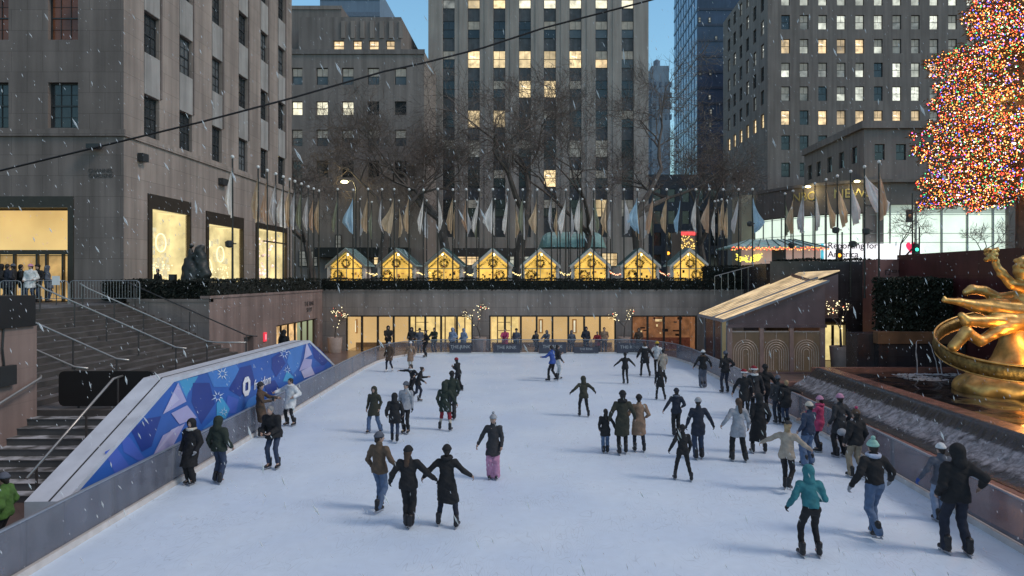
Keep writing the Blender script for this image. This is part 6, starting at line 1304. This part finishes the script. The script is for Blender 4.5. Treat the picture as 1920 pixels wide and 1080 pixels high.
# ================================================================ christmas tree
XT = Vector((32.0, 45.0, PZ)); xt = thing('christmas_tree', 'giant christmas tree covered in multicoloured lights on the right', 'christmas tree', XT)
part(MB().tube([XT, XT+Vector((0,0,14)), XT+Vector((0,0,29))], [.55,.4,.1], 10), 'trunk', BARK, xt)
tab = [(9.4,4.6),(10.6,5.7),(12.0,6.4),(13.6,6.1),(14.8,6.9),(16.2,6.1),(17.5,5.4),(18.8,5.9),(20.2,5.2),(22,4.1),(23.5,3.4),(26,3.1),(29,1.9),(33,.2)]
def xr_(z): return float(np.interp(z, [a for a, _ in tab], [r for _, r in tab]))
tips = []; bm_ = MB(); lf = MB(); blp = []
for k in range(620):
    z = 10.2+22.4*(1-(1-R_.random())**.55); az = R_.uniform(0, 2*PI); r = xr_(z)*R_.uniform(.72,1.03)*(1+.07*math.sin(5*az+z*1.9)+.06*math.sin(z*4.1+az)); dr = Vector((math.cos(az), math.sin(az), 0)); drop = .10*r
    a = XT+Vector((0,0,z-PZ+drop*.6)); e = XT+dr*r+Vector((0,0,z-PZ-drop*.3)); bm_.tube([a, (a+e)/2+Vector((0,0,-.1)), e], [.06,.04,.015], 3, cap=False)
    n = int(8+r*8.0)
    for j in range(n):
        t_ = 1-R_.random()**1.9*.7; q = a+(e-a)*t_; side = Vector((-dr.y, dr.x, 0))*R_.gauss(0,.42)*(1.25-t_*.6)+Vector((0,0,R_.gauss(0,.16)-.12)); blp.append(q+side)
        for _ in range(4):
            c = q+side+Vector((R_.gauss(0,.13),R_.gauss(0,.13),R_.gauss(0,.11))); u = (dr+Vector((R_.gauss(0,.6),R_.gauss(0,.6),R_.gauss(0,.4)-.2))).normalized()*R_.uniform(.12,.26); v = Vector((R_.gauss(0,1),R_.gauss(0,1),R_.gauss(0,1))).cross(u).normalized()*R_.uniform(.02,.05)
            lf.face([c-u*.4-v, c+u, c-u*.4+v])
part(bm_, 'branches', BARK, xt); part(lf, 'foliage', mat('spruce_needles', (.035,.045,.022), .8, .4, 2, emit=(.6,.2,.06), es=.05), xt)  # orange emission paints the glow of the bulbs onto the needles
BC = [('orange',(1,.27,.05),4.5),('red',(1,.06,.04),4),('gold',(1,.45,.12),5),('white',(1,.85,.72),5),('green',(.08,.85,.28),3.0),('blue',(.12,.14,1),4.0),('purple',(.65,.3,1),3.2)]
bmats = [mat('bulb_'+n, c, .4, 0, emit=c, es=e) for n, c, e in BC]; wts = [32,20,16,8,12,6,6]
sl_b = MB(); octa = []; vis = []
for q in blp:
    px = CX+q.x*F/q.y; py = CY-(q.z-H)*F/q.y; near = (XT.y-q.y)
    if near > .5: vis.append(q)
chosen = set(id(v) for v in sorted(vis, key=lambda q: q.y)[:1000:10])
bme = {}
for q in blp:
    m_ = R_.choices(range(7), wts)[0]; r = R_.choice((.026,.033,.041,.058))*(1.15 if m_ == 5 else 1)
    q = Vector(q)+Vector((R_.gauss(0,.03),R_.gauss(0,.03),0))
    n = len(sl_b.v); mi = sl_b.mi(bmats[m_])
    sl_b.v += [(q.x+r,q.y,q.z),(q.x,q.y+r,q.z),(q.x-r,q.y,q.z),(q.x,q.y-r,q.z),(q.x,q.y,q.z+r),(q.x,q.y,q.z-r)]
    for f in ((0,1,4),(1,2,4),(2,3,4),(3,0,4),(1,0,5),(2,1,5),(3,2,5),(0,3,5)): sl_b.f.append(tuple(n+i for i in f)); sl_b.m.append(mi)
o = part(sl_b, 'string_lights', None, xt); o['kind'] = 'stuff'
for i, q in enumerate(sorted(vis, key=lambda q: q.y)[:800:8]):
    m_ = R_.choices(range(7), wts)[0]
    if m_ not in bme: bme[m_] = MB().ball((0,0,0), .075, bmats[m_], 8, 5).mesh('light_bulb')
    link('light_bulb', bme[m_], xt, q-XT+Vector((0,-.05,0)))
for q_ in ((0,-3,8.0,4),(-2.5,-2,12,3),(1,-2.5,16,3),(0,-1,21,2)): ptlight('tree_glow', XT+Vector((q_[0],q_[1],q_[2])), 900, (1,.45,.15), 1.2)  # unseen point lights added inside the tree to light the needles
# ================================================================ golden statue
GOLD = mat('gilded_bronze', (.58,.38,.14), .46, .38, 3, 0, .12, 10, metal=.85); SD = 26.0
def SPt(px, py, dd=0): return np.array(P(px, py, SD+dd))
limbs = [[(1770,563,-.2,.09),(1800,566,-.2,.14),(1830,574,-.1,.24),(1862,578,0,.38),(1935,585,0,.5)],
 [(1812,548,.3,.14),(1822,543,.3,.18),(1845,546,.3,.19),(1872,560,.3,.22),(1900,556,.2,.2),(1940,556,0,.3)],
 [(1803,592,-.5,.14),(1812,602,-.5,.20),(1845,603,-.4,.23),(1893,600,-.2,.28),(1935,612,0,.3)],
 [(1788,650,-.5,.20),(1812,623,-.5,.22),(1838,640,-.5,.19),(1868,622,-.4,.22),(1915,600,-.2,.35)],
 [(1935,540,-.2,.3),(1897,533,-.2,.19),(1878,512,-.2,.16),(1866,494,-.2,.12)],
 [(1915,600,0,.5),(1932,545,0,.48),(1975,545,.2,.3),(2030,500,.3,.18)],[(1935,600,0,.4),(2000,640,0,.28),(2060,600,.2,.18)],
 [(1934,545,-.1,.2),(1926,515,-.1,.18)]]
def fstat(p):
    d_ = None
    for L_ in limbs:
        for (a, b_) in zip(L_[:-1], L_[1:]): d_ = smin(d_, cap(p, SPt(*a[:3]), SPt(*b_[:3]), a[3], b_[3]), .055)
    d_ = smin(d_, ell(p, SPt(1919,508,-.15), (.33,.36,.42)), .05)
    for i in range(26):
        a = i*2.4; d_ = smin(d_, np.linalg.norm(p-(SPt(1921,503,-.1)+np.array((math.cos(a)*.30, -.2+.3*math.sin(a*1.7), .12+.28*math.sin(a)))), axis=1)-.10, .03)
    fc = SPt(1861,480,-.2)
    for i in range(22):
        a = i*2.39; d_ = smin(d_, np.linalg.norm(p-(fc+np.array((math.cos(a)*.17-.04*(i%3), math.sin(a)*.14, -.18+.022*i+.04*math.sin(a*3)))), axis=1)-(.10-.001*i), .025)
    for i in range(5): d_ = smin(d_, cap(p, SPt(1773,561+i*2.2-4,-.2), SPt(1768,560+i*2.6-4,-.2), .035, .03), .02)
    q = p-SPt(1900,560)
    return d_+.010*np.sin(p[:,2]*26+p[:,0]*3+1.5*np.sin(p[:,0]*2.2))*np.clip((p[:,0]-16.4)*1.5,0,1)
stt = thing('golden_statue', 'large gilded statue of a flying figure within a carved ring', 'statue', (18.6,26,.7))
def spart(fn, lo, hi, h_, nm, m, root):
    V, Q = sdf_mesh(fn, lo, hi, h_); return link(nm, np_mesh(nm, V-np.array(root.location), Q, m), root)
spart(fstat, (14.8,24.3,1.6), (22.4,27.6,7.0), .045, 'figure', GOLD, stt)
b = MB(); RC = Vector((18.6,25.9,2.72)); RR = 3.1; n = 96; nb = 8
for i in range(n):
    t_ = 2*PI*i/n; c_, s_ = math.cos(t_), math.sin(t_); o = RC+Vector((RR*c_, RR*s_*.95, RR*s_*.23+.16*RR*c_)); out = Vector((c_, s_, .1)).normalized()
    carve = .05*math.sin(i*1.9)*math.sin(i*.7+1)
    for j in range(nb):
        a = 2*PI*j/nb+PI/8; b.v.append(tuple(o+out*(math.cos(a)*.11+(carve if math.cos(a) > 0 else 0))+Vector((0,0,math.sin(a)*.27-.1))))
for i in range(n):
    for j in range(nb): b.f.append((i*nb+j, i*nb+(j+1)%nb, ((i+1)%n)*nb+(j+1)%nb, ((i+1)%n)*nb+j)); b.m.append(0)
part(b, 'ring', mat('tarnished_carved_gold', (.20,.14,.05), .45, .5, 7, 0, .8, 9, metal=.7), stt, True)
for dz_, rr2 in ((.19,.045),(-.36,.03)):
    part(MB().tube([RC+Vector(((RR+.05)*math.cos(2*PI*i/96), (RR+.05)*math.sin(2*PI*i/96)*.95, RR*.23*math.sin(2*PI*i/96)+.16*RR*math.cos(2*PI*i/96)+dz_)) for i in range(97)], rr2, 6), 'ring_rim', GOLD, stt, True)
ptlight('statue_amber_light', Vector((17.9,25.0,3.0)), 70, (1,.42,.10))
def fm(p):
    d_ = ell(p, (18.9,25.9,.9), (2.9,2.1,.95)); d_ = smin(d_, cap(p, (18.5,26.2,1.0), (18.4,26.2,3.4), 1.25, .45), .4); return d_+.03*np.sin(p[:,0]*3+p[:,2]*3)*np.sin(p[:,1]*4+p[:,0])+.015*np.sin(p[:,0]*9)*np.sin(p[:,2]*7)
spart(fm, (15.6,23.4,.3), (22.2,28.4,4.1), .08, 'mountain_base', GOLD, stt)
def spot(name, loc, tgt, e, col, ang=60, bl=.6, r=.1):
    l = bpy.data.lights.new(name, 'SPOT'); l.energy = e; l.color = col; l.spot_size = math.radians(ang); l.spot_blend = bl; l.shadow_soft_size = r
    o = bpy.data.objects.new(name, l); COL.objects.link(o); o.location = loc; o.rotation_euler = (Vector(tgt)-Vector(loc)).to_track_quat('-Z','Y').to_euler(); return o
spot('statue_uplight', (15.0,21.0,1.1), (18.4,26,3.0), 280, (1,.66,.28), 75)
spot('statue_front_light', (12.0,14.0,4.0), (18.3,26,3.2), 230, (1,.74,.42), 40)
spot('statue_back_light', (19.6,30.0,1.0), (18.4,26,3.2), 260, (1,.45,.15), 80)
# dark plaza sculpture
DB = mat('dark_bronze_sculpture', (.02,.022,.022), .5, .3, 3, 0, .3, 12, snow=.75); sc2 = thing('plaza_sculpture', 'dark snow dusted sculpture of huddled figures before the shop window', 'sculpture', (P(365,528,34).x, 34, PZ))
def S2(px, py, dd=0): return np.array(P(px, py, 34+dd))
def fsc(p):
    d_ = cap(p, S2(362,545), S2(362,505), .62, .38); d_ = smin(d_, cap(p, S2(358,505), S2(360,482), .36, .2), .12); d_ = smin(d_, cap(p, S2(357,482), S2(358,470), .16, .1), .08); d_ = smin(d_, np.linalg.norm(p-S2(358,461), axis=1)-.12, .04)
    d_ = smin(d_, cap(p, S2(374,472), S2(382,515), .26, .35), .1); d_ = smin(d_, cap(p, S2(376,465), S2(372,480), .2, .25), .1); d_ = smin(d_, cap(p, S2(348,520), S2(352,490), .22, .2), .1); return d_+.03*np.sin(p[:,0]*12)*np.sin(p[:,2]*11)
spart(fsc, (-18.6,33.0,3.9), (-15.6,35.0,7.2), .05, 'figures', DB, sc2)
bx3 = thing('litter_box', 'small dark box standing left of the dark sculpture', 'box', (P(325,528,34).x,34,PZ)); part(MB().box((P(320,528,34).x,33.8,PZ),(P(330,528,34).x,34.1,5.25)), 'case', FRAME, bx3)
# crowd barriers + sign
CBM = mat('galvanised_barrier', (.30,.31,.33), .4, .15, metal=.4)
def crowd_barrier(x0, x1, y, z0, label):
    t = thing('crowd_barrier', label, 'barrier', ((x0+x1)/2,y,z0), 0, 'steel crowd barriers on the plaza'); z1 = z0+1.05
    part(MB().tube([(x0,y,z0),(x0,y,z1-.15),(x0+.05,y,z1-.04),(x0+.15,y,z1),(x1-.15,y,z1),(x1-.05,y,z1-.04),(x1,y,z1-.15),(x1,y,z0)], .02, 6), 'frame', CBM, t)
    b = MB().tube([(x0,y,z0+.25),(x1,y,z0+.25)], .015, 5); n = int((x1-x0)/.13)
    for k in range(1,n): b.tube([(x0+(x1-x0)*k/n,y,z0+.25),(x0+(x1-x0)*k/n,y,z1)], .008, 4)
    part(b, 'bars', CBM, t)
for i, (a, c, d) in enumerate(((0,40,29.5),(45,128,30.6),(131,262,30.9))): A = P(a,500,d).x; B = P(c,500,d).x; crowd_barrier(A, B, d, PZ, ['crowd barrier at the far left of the queue','crowd barrier in front of the queue at the stair head','long crowd barrier beside the dark hedge'][i])
sb = thing('entrance_sign', 'small white notice board on a post before the entrance', 'sign', (P(105,545,30).x,30,PZ)); o = P(105,525,30); part(MB().box((o.x-.17,29.98,o.z-.22),(o.x+.17,30.0,o.z+.18)), 'board', mat('white_notice', (.7,.7,.7), .6, .05, emit=(1,1,1), es=.05), sb); part(MB().tube([(o.x,30.02,PZ),(o.x,30.02,o.z)], .02, 6), 'post', FRAME, sb)
for i, (px, py, d) in enumerate(((430,458,35.4),(1406,420,49.5),(1624,434,37.8),(1599,458,39),(1484,460,46),(1567,432,41))):
    c = P(px,py,d); t = thing('spotlight_head', ORD[i]+' dark spotlight fixture clamped to the flagpoles from the left', 'spotlight', c, 0, 'spotlights clamped to the flagpoles'); part(MB().lathe(c, [(.06,-.18),(.2,-.12),(.22,.12),(.1,.2),(0,.2)], 10), 'housing', FRAME, t); part(MB().box((c.x-.05,c.y-.05,c.z),(c.x+.35,c.y+.05,c.z+.06)), 'clamp', FRAME, t)
# stair railing on the right upper plaza
rr_ = thing('plaza_railing', 'dark steel stair railing beside the rightmost chalet', 'railing', (P(1390,540,46).x,46,PZ)); b = MB(); A = P(1340,518,46); B = P(1428,494,46); b.tube([A,B,(B.x,46,PZ)], .03, 6)
for k in range(8): q = A+(B-A)*k/7; b.tube([q,(q.x,46,PZ)], .018, 5)
for k in range(9): q = P(1430+6*k, 497, 46); b.tube([q,(q.x,46,PZ)], .018, 5)
b.tube([P(1428,497,46),P(1480,497,46)], .03, 6); part(b, 'rails', HR, rr_)
hedge('dark shrub hedge behind the railing on the right plaza', P(1340,520,47).x, 49.6, P(1500,520,47).x, 51, PZ, 5.9, 2500)
hedge('dark low hedge above the dark wall under the news screen', 15.2, 43.0, 21.5, 44.2, 5.9, 6.22, 2500)
# overhead cable
cbt = thing('overhead_cable', 'thin black cable sagging diagonally across the view from the left building', 'cable', P(0,320,24)); pc = [(-160,352),(0,320),(190,274),(380,228),(547,184),(720,134),(795,118),(905,90),(1021,52),(1221,0),(1500,-85)]
part(MB().tube([P(x,y,24+i*.35) for i, (x, y) in enumerate(pc)], .036, 6), 'wire', mat('black_cable', (.008,.008,.008), .5, 0), cbt)
# ================================================================ falling snow
b = MB(); wd_ = Vector((.42,.1,-1)).normalized()
for k in range(15000):
    y = 2.2+46*R_.random()**1.15; x = R_.uniform(-1,1)*(6+y*.82); z = R_.uniform(0, 6+y*.5)
    if x > 20.5 or x < -19.5: continue
    if k % 3 == 0: z = R_.uniform(0,9)
    r = R_.uniform(.0022,.0052)*(1+y*.014); L_ = r*R_.uniform(4.0,7.0); c = Vector((x,y,z)); dv = (wd_+Vector((R_.gauss(0,.12),R_.gauss(0,.12),0))).normalized(); a = dv.orthogonal().normalized()*r; q = dv.cross(a)  # flakes stretched along their fall, exposure streaks put into the shape
    n = len(b.v); b.v += [tuple(c+dv*L_), tuple(c+a), tuple(c+q), tuple(c-a), tuple(c-q), tuple(c-dv*L_)]
    for f in ((0,1,2),(0,2,3),(0,3,4),(0,4,1),(5,2,1),(5,3,2),(5,4,3),(5,1,4)): b.f.append(tuple(n+i for i in f)); b.m.append(0)
o = b.build('falling_snow', mat('snowflake', (.85,.87,.92), .8, 0, alpha=.55)); tag(o, 'snowflakes drawn out as streaks falling through the air over the rink', 'snow', None, 'stuff')
